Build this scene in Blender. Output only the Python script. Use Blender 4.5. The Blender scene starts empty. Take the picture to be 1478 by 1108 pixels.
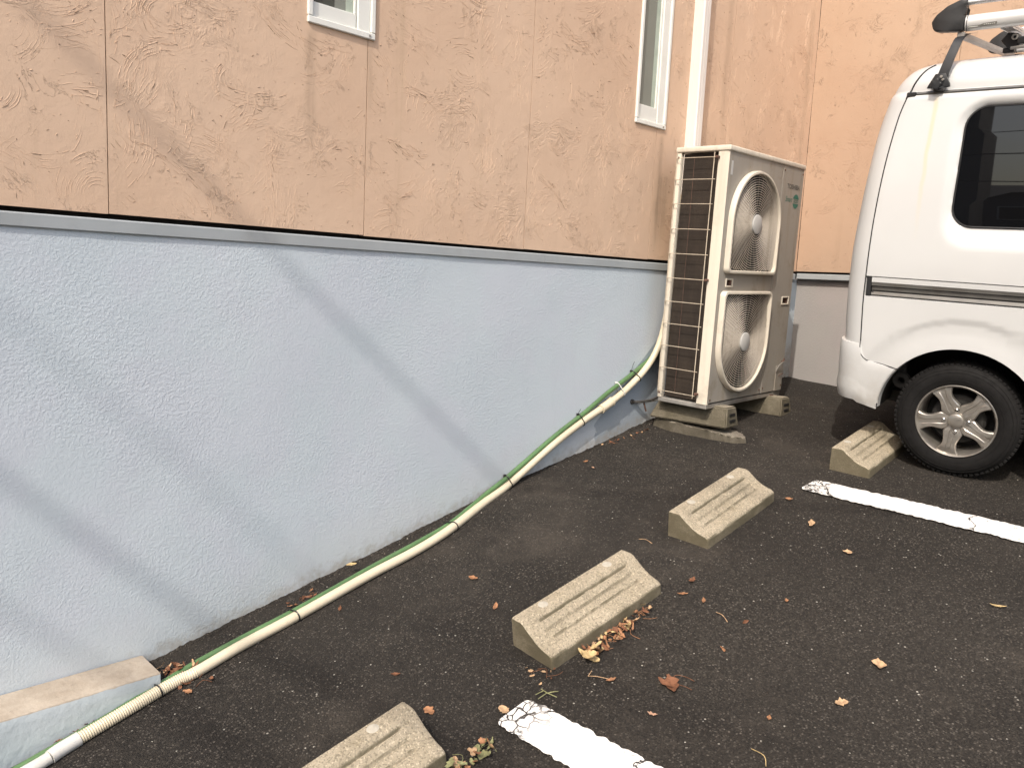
import bpy, bmesh, math, random
from mathutils import Vector, Matrix, noise
random.seed(7)
S = bpy.context.scene
R = math.radians
# ------------------------------------------------------------------ camera
cam_d = bpy.data.cameras.new('camera'); cam = bpy.data.objects.new('camera', cam_d)
S.collection.objects.link(cam); S.camera = cam
YAW, PITCH, ROLL, FPX = R(45.5747), R(7.6454), R(2.7705), 1146.35
LIFT = 1.6                                   # the scene is laid out round the eye, then lifted so that the lot is near z = 0
fw = Vector((-math.sin(YAW)*math.cos(PITCH), math.cos(YAW)*math.cos(PITCH), -math.sin(PITCH)))
rt = Vector((math.cos(YAW), math.sin(YAW), 0)); up = rt.cross(fw)
r2 = rt*math.cos(ROLL)+up*math.sin(ROLL); u2 = -rt*math.sin(ROLL)+up*math.cos(ROLL)
m = Matrix((r2, u2, -fw)).transposed().to_4x4(); m.translation = (0, 0, LIFT)
cam.matrix_world = m
cam_d.sensor_width = 36; cam_d.lens = 36*FPX/1478; cam_d.clip_start = .05; cam_d.clip_end = 500
# ------------------------------------------------------------------ light
SUN = Vector((.276, -.644, .713)).normalized()
W = bpy.data.worlds.new('World'); S.world = W; W.use_nodes = True
wn = W.node_tree.nodes; wl = W.node_tree.links
sky = wn.new('ShaderNodeTexSky'); sky.sky_type = 'NISHITA'; sky.sun_disc = False
sky.sun_elevation = math.asin(SUN.z); sky.sun_rotation = math.atan2(SUN.x, SUN.y)
sky.air_density = 1.3; sky.dust_density = 4.0; sky.ozone_density = 1.0
wl.new(sky.outputs[0], wn['Background'].inputs[0]); wn['Background'].inputs[1].default_value = .15
sd = bpy.data.lights.new('sun', 'SUN'); sun = bpy.data.objects.new('sun', sd); S.collection.objects.link(sun)
sd.energy = 2.0; sd.angle = R(.53); sd.color = (1, .93, .83)
sun.rotation_euler = SUN.to_track_quat('Z', 'Y').to_euler(); sun.location = (4, -10, 12)
S.view_settings.view_transform = 'Standard'; S.view_settings.look = 'None'
S.view_settings.exposure = 0.80; S.view_settings.gamma = 1; S.view_settings.use_curve_mapping = False

# ------------------------------------------------------------------ helpers
def link(o): S.collection.objects.link(o); return o
def tag(o, label=None, cat=None, group=None, kind=None):
    for k, v in (('label', label), ('category', cat), ('group', group), ('kind', kind)):
        if v: o[k] = v
    return o
def thing(name, label, cat, loc=(0, 0, 0), rot=None, group=None):
    o = link(bpy.data.objects.new(name, None)); o.empty_display_size = .1
    mt = rot.to_4x4() if rot is not None else Matrix.Identity(4)
    mt.translation = Vector(loc); o.matrix_world = mt
    return tag(o, label, cat, group)
def fin(name, bm, mat, parent=None, smooth=35, label=None):
    me = bpy.data.meshes.new(name); bmesh.ops.recalc_face_normals(bm, faces=bm.faces); bm.to_mesh(me); bm.free()
    return fin_me(name, me, mat, parent, smooth, label)
def fin_me(name, me, mat, parent=None, smooth=35, label=None):
    for x in (mat if isinstance(mat, (list, tuple)) else [mat]): me.materials.append(x)
    if smooth: me.shade_smooth(); me.set_sharp_from_angle(angle=R(smooth))
    o = link(bpy.data.objects.new(name, me))
    if parent: o.parent = parent
    if label: o['label'] = label
    return o
def BM(): return bmesh.new()
def box(bm, lo, hi, bev=0, seg=1, mat=None):
    lo, hi = Vector(lo), Vector(hi); c = (lo+hi)/2; s = hi-lo
    r = bmesh.ops.create_cube(bm, size=1); vs = r['verts']
    for v in vs: v.co = Vector((v.co.x*s.x, v.co.y*s.y, v.co.z*s.z))+c
    if bev:
        es = list({e for v in vs for e in v.link_edges})
        r = bmesh.ops.bevel(bm, geom=es, offset=bev, segments=seg, affect='EDGES', profile=.5)
        vs = list({v for v in r['verts']} | {v for v in vs if v.is_valid})
    if mat is not None:
        for v in vs: v.co = mat @ v.co
    return vs
def prism(bm, pts, a, b, fn, bev=0):
    """outline pts (2-D) swept from depth a to b; fn(p, d) gives the 3-D point"""
    A = [bm.verts.new(fn(p, a)) for p in pts]; B = [bm.verts.new(fn(p, b)) for p in pts]
    n = len(pts); fs = [bm.faces.new(A), bm.faces.new(B[::-1])]
    for i in range(n): fs.append(bm.faces.new((A[i], A[(i+1) % n], B[(i+1) % n], B[i])))
    if bev:
        bmesh.ops.bevel(bm, geom=list({e for f in fs for e in f.edges}), offset=bev, segments=2, affect='EDGES', profile=.5)
def tube(bm, P, r, seg=10, closed=False, caps=True):
    P = [Vector(p) for p in P]; n = len(P); rr = r if callable(r) else (lambda i: r)
    rings = []; nrm = None
    for i, p in enumerate(P):
        a = P[(i-1) % n] if closed or i else P[0]; b = P[(i+1) % n] if closed or i < n-1 else P[-1]
        t = (b-a).normalized()
        if nrm is None: nrm = t.orthogonal().normalized()
        nrm = (nrm-t*nrm.dot(t)).normalized(); bn = t.cross(nrm)
        rings.append([bm.verts.new(p+(nrm*math.cos(2*math.pi*k/seg)+bn*math.sin(2*math.pi*k/seg))*rr(i)) for k in range(seg)])
    for i in range(n if closed else n-1):
        A, B = rings[i], rings[(i+1) % n]
        for k in range(seg): bm.faces.new((A[k], A[(k+1) % seg], B[(k+1) % seg], B[k]))
    if caps and not closed: bm.faces.new(rings[0][::-1]); bm.faces.new(rings[-1])
def lathe(bm, prof, fn, seg=48, close=False):
    """prof = list of (radius, depth); fn(x, y, d) -> 3-D"""
    rings = []
    for (r, d) in prof:
        rings.append([bm.verts.new(fn(r*math.cos(2*math.pi*k/seg), r*math.sin(2*math.pi*k/seg), d)) for k in range(seg)] if r > 1e-6 else [bm.verts.new(fn(0, 0, d))])
    for A, B in zip(rings[:-1], rings[1:]):
        for k in range(seg):
            a, b = A[k % len(A)], A[(k+1) % len(A)]; c, d = B[(k+1) % len(B)], B[k % len(B)]
            q = []
            for v in (a, b, c, d):
                if v not in q: q.append(v)
            if len(q) > 2: bm.faces.new(q)
def spline(P, n=8):
    P = [Vector(p) for p in P]; out = []
    for i in range(len(P)-1):
        p0, p1, p2, p3 = P[max(i-1, 0)], P[i], P[i+1], P[min(i+2, len(P)-1)]
        for k in range(n):
            t = k/n
            out.append(.5*((2*p1)+(p2-p0)*t+(2*p0-5*p1+4*p2-p3)*t*t+(3*p1-p0-3*p2+p3)*t**3))
    return out+[P[-1]]
def interp(x, xs, ys):
    if x <= xs[0]: return ys[0]
    for i in range(len(xs)-1):
        if x <= xs[i+1]: return ys[i]+(ys[i+1]-ys[i])*(x-xs[i])/(xs[i+1]-xs[i])
    return ys[-1]
def sstep(a, b, x):
    t = min(1, max(0, (x-a)/(b-a))); return t*t*(3-2*t)
def copy_tree(o, parent=None):
    c = link(o.copy()); c.parent = parent
    for ch in list(o.children): copy_tree(ch, c)
    return c

# ------------------------------------------------------------------ materials
class NT:
    def __init__(s, name):
        s.m = bpy.data.materials.new(name); s.m.use_nodes = True; s.t = s.m.node_tree; s.b = s.t.nodes['Principled BSDF']; s.out = s.t.nodes['Material Output']
    def n(s, typ, **kw):
        nd = s.t.nodes.new('ShaderNode'+typ)
        for k, v in kw.items():
            if k in nd.inputs: s.put(nd.inputs[k], v)
            else: setattr(nd, k, v)
        return nd
    def put(s, sock, v):
        if isinstance(v, bpy.types.NodeSocket): s.t.links.new(v, sock)
        elif isinstance(v, (tuple, list)) and len(v) == 3 and sock.type == 'RGBA': sock.default_value = (*v, 1)
        else: sock.default_value = v
    def pos(s): return s.n('NewGeometry').outputs['Position']
    def obj(s): return s.n('TexCoord').outputs['Object']
    def noise(s, vec, scale, detail=3, rough=.5, dist=0, out='Fac'):
        nd = s.n('TexNoise'); s.put(nd.inputs['Vector'], vec); nd.inputs['Scale'].default_value = scale
        nd.inputs['Detail'].default_value = detail; nd.inputs['Roughness'].default_value = rough; nd.inputs['Distortion'].default_value = dist
        return nd.outputs[out]
    def vor(s, vec, scale, feature='F1', out='Distance', rand=1.):
        nd = s.n('TexVoronoi', feature=feature); s.put(nd.inputs['Vector'], vec); nd.inputs['Scale'].default_value = scale
        nd.inputs['Randomness'].default_value = rand
        return nd.outputs[out]
    def math(s, op, a, b=None, c=None, clamp=False):
        nd = s.n('Math', operation=op, use_clamp=clamp); s.put(nd.inputs[0], a)
        if b is not None: s.put(nd.inputs[1], b)
        if c is not None: s.put(nd.inputs[2], c)
        return nd.outputs[0]
    def ramp(s, x, a, b, lo=0., hi=1., smooth=True):
        nd = s.n('MapRange', interpolation_type='SMOOTHSTEP' if smooth else 'LINEAR'); s.put(nd.inputs['Value'], x)
        nd.inputs['From Min'].default_value = a; nd.inputs['From Max'].default_value = b
        nd.inputs['To Min'].default_value = lo; nd.inputs['To Max'].default_value = hi
        return nd.outputs[0]
    def mix(s, f, a, b, mode='MIX'):
        nd = s.n('Mix', data_type='RGBA', blend_type=mode); s.put(nd.inputs[0], f); s.put(nd.inputs[6], a); s.put(nd.inputs[7], b)
        return nd.outputs[2]
    def scale(s, vec, x, y, z, off=(0, 0, 0)):
        nd = s.n('Mapping'); s.put(nd.inputs['Vector'], vec); nd.inputs['Scale'].default_value = (x, y, z); nd.inputs['Location'].default_value = off
        return nd.outputs[0]
    def sep(s, v):
        nd = s.n('SeparateXYZ'); s.put(nd.inputs[0], v); return nd.outputs
    def bump(s, h, dist, strength=1., normal=None):
        nd = s.n('Bump'); s.put(nd.inputs['Height'], h); nd.inputs['Distance'].default_value = dist; nd.inputs['Strength'].default_value = strength
        if normal is not None: s.put(nd.inputs['Normal'], normal)
        return nd.outputs[0]
    def done(s, col=None, rough=None, nrm=None, metal=None, spec=None):
        for k, v in (('Base Color', col), ('Roughness', rough), ('Normal', nrm), ('Metallic', metal), ('Specular IOR Level', spec)):
            if v is not None: s.put(s.b.inputs[k], v)
        return s.m
def plain(name, col, rough=.5, metal=0., spec=.5, var=.12, vs=9., grime=None, gamt=.5, bump=0., bs=200.):
    """paint / plastic / metal with slight tone variation, optional grime patches and fine relief"""
    t = NT(name); p = t.obj()
    c = t.mix(t.ramp(t.noise(p, vs, 5, .6), .3, .7), tuple(x*(1-var) for x in col), tuple(min(1, x*(1+var)) for x in col))
    if grime: c = t.mix(t.math('MULTIPLY', t.ramp(t.noise(p, vs*.6, 8, .7), .48, .75), gamt), c, grime)
    r = t.ramp(t.noise(p, vs*3, 4), .3, .7, max(0, rough-.08), min(1, rough+.08))
    nr = t.bump(t.noise(p, bs, 3), bump) if bump else None
    return t.done(c, r, nr, metal, spec)

def mat_stucco(name, c1, c2, wall_marks=False):
    t = NT(name); p = t.pos()
    # trowel swirls: arcs round random centres, stretched noise along each arc
    warp = t.noise(p, 2.2, 3, .55, out='Color')
    pw = t.n('VectorMath', operation='MULTIPLY_ADD'); t.put(pw.inputs[0], warp); pw.inputs[1].default_value = (.5, .5, .5); t.put(pw.inputs[2], p)
    v = t.n('TexVoronoi', feature='F1'); t.put(v.inputs['Vector'], pw.outputs[0]); v.inputs['Scale'].default_value = 1.9
    x = t.sep(pw.outputs[0])
    cmb = t.n('CombineXYZ'); t.put(cmb.inputs[0], t.math('MULTIPLY', v.outputs['Distance'], 36.)); t.put(cmb.inputs[1], t.math('MULTIPLY', t.math('ADD', x[0], x[1]), 9.)); t.put(cmb.inputs[2], t.math('MULTIPLY', x[2], 9.))
    arcs = t.noise(cmb.outputs[0], 1.15, 5, .66, .35)
    ridge = t.ramp(t.math('ABSOLUTE', t.math('SUBTRACT', arcs, .5)), 0., .10, 1, 0)
    m1 = t.ramp(t.noise(p, 3.0, 5, .62), .46, .66, .06, 1)                       # only in patches
    cr = t.sep(v.outputs['Color'])[0]
    msk = t.math('MULTIPLY', t.math('MULTIPLY', m1, t.ramp(t.noise(p, 11, 4, .65), .38, .6, .15, 1)), t.ramp(cr, .15, .4))
    ridges = t.math('MULTIPLY', ridge, msk)
    # torn edges where the trowel lifted: thin broken scarps
    scarp = t.ramp(t.math('ABSOLUTE', t.math('SUBTRACT', t.noise(p, 5.5, 7, .72, 1.6), .52)), 0., .009, 1, 0)
    scarp = t.math('MULTIPLY', scarp, t.ramp(t.noise(t.scale(p, 1, 1, 1, (4, 7, 1)), 7, 2), .55, .66))
    fine = t.noise(p, 130, 4, .6); mid = t.noise(p, 22, 5, .55)
    h = t.math('ADD', t.math('MULTIPLY', ridges, .55), t.math('MULTIPLY', scarp, .35))
    h = t.math('ADD', h, t.math('MULTIPLY', t.noise(p, 3.5, 3), 1.1))
    h = t.math('ADD', h, t.math('MULTIPLY', mid, .45)); h = t.math('ADD', h, t.math('MULTIPLY', fine, .16))
    nr = t.bump(h, .0036, .9)
    c = t.mix(t.ramp(t.noise(p, 1.3, 6, .6), .32, .68), c1, c2)
    # dirt lodged in the pits and along torn edges, faint rain streaks
    pit = t.math('MULTIPLY', t.ramp(arcs, .34, .28), msk)
    pit = t.math('ADD', pit, t.math('MULTIPLY', scarp, .5), clamp=True)
    pit = t.math('ADD', pit, t.math('MULTIPLY', t.ramp(t.noise(p, 48, 5, .7), .69, .74), t.ramp(t.noise(t.scale(p, 1, 1, 1, (9, 2, 5)), 2.3, 3), .5, .62)), clamp=True)
    c = t.mix(t.math('MULTIPLY', pit, t.ramp(t.noise(p, 90, 4, .7),   .45, .6, .0, .26)), c, tuple(k*.45 for k in c1))
    st = t.noise(t.scale(p, 7, 7, .35), 1.6, 5, .65)
    c = t.mix(t.ramp(st, .54, .8, 0, .30), c, (c1[0]*.66, c1[1]*.68, c1[2]*.62))
    # rain-washed dirt runs under window corners and joints; wider brown band beside the unit
    if wall_marks:
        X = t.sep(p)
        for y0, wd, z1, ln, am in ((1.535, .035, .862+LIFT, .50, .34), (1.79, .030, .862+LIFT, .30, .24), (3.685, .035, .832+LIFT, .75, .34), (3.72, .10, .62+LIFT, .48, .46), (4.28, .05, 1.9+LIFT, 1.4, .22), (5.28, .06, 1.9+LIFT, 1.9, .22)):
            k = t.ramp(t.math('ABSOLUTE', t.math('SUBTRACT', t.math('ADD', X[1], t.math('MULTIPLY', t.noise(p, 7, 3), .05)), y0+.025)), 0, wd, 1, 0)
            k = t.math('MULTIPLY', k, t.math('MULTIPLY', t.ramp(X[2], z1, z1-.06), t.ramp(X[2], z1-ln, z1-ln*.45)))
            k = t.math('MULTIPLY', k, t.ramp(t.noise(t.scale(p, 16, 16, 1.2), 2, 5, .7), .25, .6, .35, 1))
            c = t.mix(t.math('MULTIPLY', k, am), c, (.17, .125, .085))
    return t.done(c, .88, nr, spec=.25)
def mat_paintwall(name, c1, c2, amp=1., patch=False):
    t = NT(name); p = t.pos()
    pw = t.n('VectorMath', operation='MULTIPLY_ADD'); t.put(pw.inputs[0], t.noise(p, 60, 2, out='Color')); pw.inputs[1].default_value = (.012,)*3; t.put(pw.inputs[2], p)
    cells = t.noise(pw.outputs[0], 112, 2.5, .5, .3)
    h = t.math('ADD', t.ramp(cells, .36, .66), t.math('MULTIPLY', t.noise(p, 260, 2), .25))
    h = t.math('MULTIPLY', h, t.ramp(t.noise(p, 2.2, 3), .3, .7, .45, 1.1))
    h = t.math('ADD', h, t.math('MULTIPLY', t.noise(p, 2.5, 3, .5), 6.))
    nr = t.bump(h, .00095*amp, 1.)
    c = t.mix(t.ramp(t.noise(p, .9, 5, .55), .3, .7), c1, c2)
    c = t.mix(t.ramp(t.noise(t.scale(p, 1, 1, 1, (9, 4, 2)), 3.1, 5, .6), .42, .64, 0, .30), c, (c1[0]*1.10, c1[1]*.985, c1[2]*1.03))
    st = t.noise(t.scale(pw.outputs[0], 7, 7, 1.3), 1.7, 6, .7, .5)
    c = t.mix(t.ramp(st, .54, .78, 0, .16), c, tuple(k*.74 for k in c1))
    sp = t.ramp(t.noise(p, 38, 4, .6), .76, .80)
    c = t.mix(t.math('MULTIPLY', sp, .35), c, (.18, .17, .16))
    if patch:                                                            # darker blue-grey area low down behind the hose, jagged upper edge
        x = t.sep(p); jag = t.math('MULTIPLY', t.noise(p, 9, 5, .65), .16)
        edge = t.math('SUBTRACT', x[1], t.math('ADD', 3.19, jag))
        lim = t.math('SUBTRACT', t.math('ADD', t.math('MULTIPLY', t.math('SUBTRACT', x[1], 3.2), .86), .735+.06+LIFT-1.6), x[2])
        low = t.math('SUBTRACT', x[2], t.math('ADD', t.math('MULTIPLY', t.math('SUBTRACT', x[1], 3.17), .38), .69))
        k = t.math('MULTIPLY', t.ramp(edge, 0, .012), t.ramp(lim, 0, .012)); k = t.math('MULTIPLY', k, t.ramp(t.math('ADD', low, jag), .0, .02))
        c = t.mix(t.math('MULTIPLY', k, .75), c, (.22, .265, .32))
    if patch:                                                            # soil splashed on the foot of the wall, ragged
        X = t.sep(p); hgt = t.math('SUBTRACT', X[2], t.math('ADD', t.math('MULTIPLY', X[1], .213), LIFT-1.575))
        hgt = t.math('ADD', hgt, t.math('MULTIPLY', t.math('SUBTRACT', t.noise(p, 16, 6, .72), .5), .16))
        c = t.mix(t.math('MULTIPLY', t.ramp(hgt, .075, .0), t.ramp(t.noise(p, 45, 4, .7), .3, .6, .15, .55)), c, (.25, .215, .165))
        c = t.mix(t.math('MULTIPLY', t.ramp(hgt, .28, .02), .16), c, (.34, .31, .25))
    return t.done(c, .8, nr, spec=.25)
def mat_asphalt():
    t = NT('asphalt'); p = t.pos()
    v1 = t.n('TexVoronoi', feature='F1'); t.put(v1.inputs['Vector'], p); v1.inputs['Scale'].default_value = 190
    v2 = t.n('TexVoronoi', feature='F1'); t.put(v2.inputs['Vector'], p); v2.inputs['Scale'].default_value = 135
    r1 = t.sep(v1.outputs['Color'])[0]; r2 = t.sep(v2.outputs['Color'])[1]
    big = t.noise(p, 1.1, 5, .6); worn = t.noise(t.scale(p, 1, 1, 1, (3, 3, 3)), .8, 4, .55)
    c = t.mix(t.ramp(big, .3, .7), (.0125, .0102, .0083), (.021, .0175, .0143))
    c = t.mix(t.ramp(r1, .25, .95, 0, .8), c, t.mix(t.ramp(worn, .4, .65), (.027, .023, .019), (.046, .040, .033)))
    stone = t.math('MULTIPLY', t.math('MULTIPLY', t.ramp(r2, .45, .97, .0, 1, False), t.ramp(t.noise(p, 6, 4, .6), .3, .7, .45, 1.)), t.ramp(v2.outputs['Distance'], .52, .36))
    c = t.mix(t.math('MULTIPLY', stone, .85), c, t.mix(t.sep(v2.outputs['Color'])[2], (.066, .057, .047), (.15, .132, .112)))
    rare = t.math('MULTIPLY', t.ramp(t.sep(v2.outputs['Color'])[0],   .993, .996), t.ramp(v2.outputs['Distance'], .5, .36))
    c = t.mix(rare, c, (.33, .31, .27))
    c = t.mix(t.ramp(t.noise(t.scale(p, 1, 1, 1, (8, 1, 1)), 1.7, 7, .68), .50, .72, 0, .55), c, (.068, .057, .046))   # dust
    h = t.math('ADD', t.math('MULTIPLY', t.ramp(v1.outputs['Distance'], .0, .6, 1, 0), .9), t.math('MULTIPLY', t.noise(p, 55, 5, .6), 1.7))
    h = t.math('ADD', h, t.math('MULTIPLY', t.noise(p, 9, 3), 3.))
    return t.done(c, t.ramp(r1, 0, 1, .75, .95), t.bump(h, .0042, 1.), spec=.3)
def mat_concrete(name, c1, c2, agg=1.):
    t = NT(name); off = t.n('VectorMath', operation='MULTIPLY_ADD'); cb = t.n('CombineXYZ'); rn = t.n('ObjectInfo').outputs['Random']
    for i_ in range(3): t.put(cb.inputs[i_], rn)
    t.put(off.inputs[0], cb.outputs[0]); off.inputs[1].default_value = (7., 11., 5.); t.put(off.inputs[2], t.obj()); p = off.outputs[0]
    v = t.n('TexVoronoi', feature='F1'); t.put(v.inputs['Vector'], p); v.inputs['Scale'].default_value = 230
    col = t.sep(v.outputs['Color'])
    c = t.mix(t.ramp(t.noise(p, 7, 6, .65), .3, .7), c1, c2)
    c = t.mix(t.ramp(col[0], .55, .95, 0, .6*agg), c, tuple(x*.5 for x in c1))
    c = t.mix(t.ramp(col[1], .82, .97, 0, .6*agg), c, tuple(min(.62, x*1.45) for x in c2))
    c = t.mix(t.ramp(t.noise(p, 16, 7, .7), .54, .72, 0, .5), c, (c1[0]*.62, c1[1]*.60, c1[2]*.52))
    pits = t.ramp(t.noise(p, 85, 3, .6), .30, .22)
    c = t.mix(t.math('MULTIPLY', pits, .6), c, tuple(x*.28 for x in c1))
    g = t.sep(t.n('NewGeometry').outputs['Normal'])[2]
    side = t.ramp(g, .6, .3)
    c = t.mix(t.math('MULTIPLY', side, t.ramp(t.noise(p, 11, 5, .6), .2, .65, .6, .95)), c, (c1[0]*.40, c1[1]*.40, c1[2]*.36))      # upright faces toned darker, unevenly
    h = t.math('ADD', t.math('MULTIPLY', v.outputs['Distance'], -.8), t.math('MULTIPLY', t.noise(p, 60, 5, .65), 1.6))
    h = t.math('SUBTRACT', h, t.math('MULTIPLY', pits, 1.2))
    return t.done(c, .92, t.bump(h, .0022, .9), spec=.2)
def mat_line():
    t = NT('line_paint'); p = t.pos()
    o = t.obj(); u = t.sep(o)[0]
    w = t.math('ADD', u, t.math('MULTIPLY', t.noise(p, 14, 3), .10))
    end = t.ramp(w, .20, .09)                                            # the worn left end
    cr = t.vor(t.n('VectorMath', operation='ADD', **{}).outputs[0], 24, 'DISTANCE_TO_EDGE') if False else None
    nd = t.n('VectorMath', operation='MULTIPLY_ADD'); t.put(nd.inputs[0], t.noise(p, 30, 3, out='Color')); nd.inputs[1].default_value = (.02,)*3; t.put(nd.inputs[2], p)
    e1 = t.vor(nd.outputs[0], 26, 'DISTANCE_TO_EDGE')
    crack = t.math('MULTIPLY', t.ramp(e1, .055, .02), end)
    flakes = t.math('MULTIPLY', t.ramp(t.noise(p, 75, 4, .7), .50, .56), t.math('MULTIPLY', end, t.ramp(t.noise(p, 12, 2), .45, .6)))
    e2 = t.vor(t.n('Vector' + 'Math', operation='ADD').outputs[0], 1) if False else None
    nd2 = t.n('VectorMath', operation='MULTIPLY_ADD'); t.put(nd2.inputs[0], t.noise(p, 11, 4, .6, out='Color')); nd2.inputs[1].default_value = (.12,)*3; t.put(nd2.inputs[2], p)
    e3 = t.vor(t.scale(nd2.outputs[0], 1, .35, 1), 2.4, 'DISTANCE_TO_EDGE')
    long = t.math('MULTIPLY', t.ramp(e3, .008, .003), t.ramp(t.noise(p, 4, 2), .48, .56))
    bare = t.math('MAXIMUM', t.math('MAXIMUM', crack, flakes), long)
    pin = t.math('MULTIPLY', t.ramp(t.noise(p, 210, 2), .70, .76), .7)
    bare = t.math('MAXIMUM', bare, pin)
    worn = t.math('MULTIPLY', t.ramp(t.noise(p, 95, 5, .75), .57, .64), t.ramp(t.noise(p, 5, 4, .6), .5, .66, .0, .8))
    bare = t.math('MAXIMUM', bare, worn, clamp=True)
    c = t.mix(t.ramp(t.noise(p, 5, 5, .6), .3, .7), (.66, .63, .60), (.74, .72, .69))
    c = t.mix(t.ramp(t.noise(p, 34, 5, .7), .56, .8, 0, .25), c, (.42, .39, .35))
    c = t.mix(bare, c, (.04, .035, .031))
    h = t.math('ADD', t.math('MULTIPLY', bare, -2.), t.noise(p, 120, 4, .6))
    return t.done(c, .75, t.bump(h, .0018, .9), spec=.3)
def mat_van():
    t = NT('van_white_paint'); p = t.obj(); x = t.sep(p)
    c = t.mix(t.ramp(t.noise(p, 2.2, 5), .3, .7), (.515, .52, .52), (.545, .55, .55))
    # yellowish run below the rack foot
    u = t.math('ADD', x[0], t.math('MULTIPLY', t.noise(t.scale(p, 1, 1, 1.0), 5, 3), .03))
    run = t.math('MULTIPLY', t.ramp(t.math('ABSOLUTE', t.math('ADD', u, .238)), .002, .014, 1, 0), t.math('MULTIPLY', t.ramp(x[2], 1.05, 1.55), t.ramp(x[2], 1.72, 1.68)))
    run = t.math('MULTIPLY', run, t.ramp(x[1], .3, .25))
    c = t.mix(t.math('MULTIPLY', run, .5), c, (.62, .50, .27))
    grime = t.math('MULTIPLY', t.ramp(x[2], .62, .28), t.ramp(t.noise(p, 12, 6, .65), .35, .7, .1, .5))
    c = t.mix(grime, c, (.36, .33, .29))
    t.b.inputs['Coat Weight'].default_value = .35; t.b.inputs['Coat Roughness'].default_value = .18
    return t.done(c, t.ramp(t.noise(p, 30, 4), .3, .7, .34, .44), t.bump(t.noise(p, 3, 2), .0006, .4), spec=.5)
def mat_ac(name, base, amt=1.):
    t = NT(name); p = t.obj(); x = t.sep(p)
    c = t.mix(t.ramp(t.noise(p, 3, 6, .6), .3, .7), tuple(k*.93 for k in base), base)
    st = t.noise(t.scale(p, 14, 14, .7), 1.1, 6, .7)
    c = t.mix(t.math('MULTIPLY', t.ramp(st, .46, .72), .55*amt), c, (.24, .20, .15))
    bl = t.noise(p, 6, 7, .72)
    c = t.mix(t.math('MULTIPLY', t.ramp(bl, .5, .72), .5*amt), c, (.20, .165, .12))
    sp = t.ramp(t.noise(p, 60, 4, .7), .66, .72)
    c = t.mix(t.math('MULTIPLY', sp, .5*amt), c, (.19, .12, .07))
    return t.done(c, .48, t.bump(t.noise(p, 180, 3), .0003, .5), spec=.4)
def mat_leaf(name, col):
    t = NT(name); p = t.obj()
    c = t.mix(t.ramp(t.noise(p, 60, 5, .7), .3, .7), tuple(k*.6 for k in col), tuple(k*1.25 for k in col))
    return t.done(c, .7, t.bump(t.noise(p, 150, 3), .0006), spec=.25)
def mat_glass(name, col, rough=.03):
    t = NT(name); p = t.pos()
    return t.done(t.mix(t.noise(p, 3, 3), col, tuple(k*1.3 for k in col)), rough, None, spec=.5)

M = {}
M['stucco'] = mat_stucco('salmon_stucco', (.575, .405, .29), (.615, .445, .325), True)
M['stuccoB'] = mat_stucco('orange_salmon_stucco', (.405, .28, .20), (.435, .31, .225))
M['blue'] = mat_paintwall('pale_blue_paint', (.465, .525, .575), (.51, .565, .61), .62, True)
M['grey'] = mat_paintwall('weathered_grey_paint', (.32, .305, .295), (.36, .34, .325), .6)
M['asphalt'] = mat_asphalt()
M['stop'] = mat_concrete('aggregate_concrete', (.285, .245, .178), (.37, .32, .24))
M['block'] = mat_concrete('dull_concrete', (.23, .20, .155), (.29, .26, .205), .6)
M['pad'] = mat_concrete('stained_concrete', (.155, .135, .11), (.235, .21, .17), .6)
M['plug'] = plain('mortar', (.40, .37, .31), .9, var=.1, vs=60, bump=.0008, bs=300)
M['line'] = mat_line()
M['flash'] = plain('grey_flashing', (.33, .355, .37), .5, var=.06, vs=4, grime=(.2, .19, .17), gamt=.3)
M['gap'] = plain('dark_gap', (.012, .010, .009), .9)
M['wframe'] = plain('white_window_frame', (.70, .70, .66), .35, var=.03, vs=6, grime=(.5, .47, .4), gamt=.25)
M['wglass'] = mat_glass('window_glass', (.045, .055, .05), .02)
M['wpane'] = mat_glass('pane_over_pale_blind', (.17, .185, .165), .03)
M['blind'] = plain('pale_green_curtain', (.38, .43, .36), .8, var=.1)
M['duct'] = plain('white_plastic_duct', (.66, .62, .585), .45, var=.03, vs=3)
M['accream'] = mat_ac('unit_cream_paint', (.62, .565, .475), .55)
M['acface'] = mat_ac('unit_grey_beige_paint', (.31, .285, .25), 1.3)
M['acgrille'] = mat_ac('unit_grille_plastic', (.55, .49, .42), .8)
M['achub'] = plain('grey_hub', (.46, .45, .43), .5, var=.06)
M['coil'] = None
M['dark'] = plain('dark_cavity', (.008, .007, .006), .7)
M['steel'] = plain('galvanised_steel', (.40, .38, .35), .45, .6, grime=(.2, .12, .07), gamt=.5)
M['wire'] = plain('cream_wire', (.46, .395, .31), .45, grime=(.28, .16, .09), gamt=.5, vs=25)
M['hose'] = plain('cream_conduit', (.60, .525, .39), .45, var=.05, vs=6, grime=(.38, .31, .2), gamt=.35)
M['cuff'] = plain('white_hose_cuff', (.56, .55, .52), .45, var=.05, grime=(.4, .36, .3), gamt=.4)
M['green'] = plain('green_hose', (.085, .165, .065), .42, var=.15, vs=8, grime=(.10, .12, .06), gamt=.4)
M['tie'] = plain('black_cable_tie', (.015, .015, .015), .4)
M['tiew'] = plain('white_cable_tie', (.6, .6, .58), .4)
M['rubber'] = plain('tyre_rubber', (.0085, .008, .008), .8, 0, .22, var=.25, vs=14, bump=.0005, bs=160)
M['alloy'] = plain('alloy_wheel_metal', (.40, .375, .34), .36, .8, var=.08, grime=(.12, .09, .07), gamt=.45, vs=12)
M['chrome'] = plain('lug_metal', (.5, .49, .47), .25, 1.)
M['van'] = mat_van()
M['black'] = plain('black_plastic', (.020, .020, .021), .45, var=.2, bump=.0003, bs=250)
M['blacksat'] = plain('satin_black_steel', (.020, .021, .023), .36, var=.2)
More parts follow.
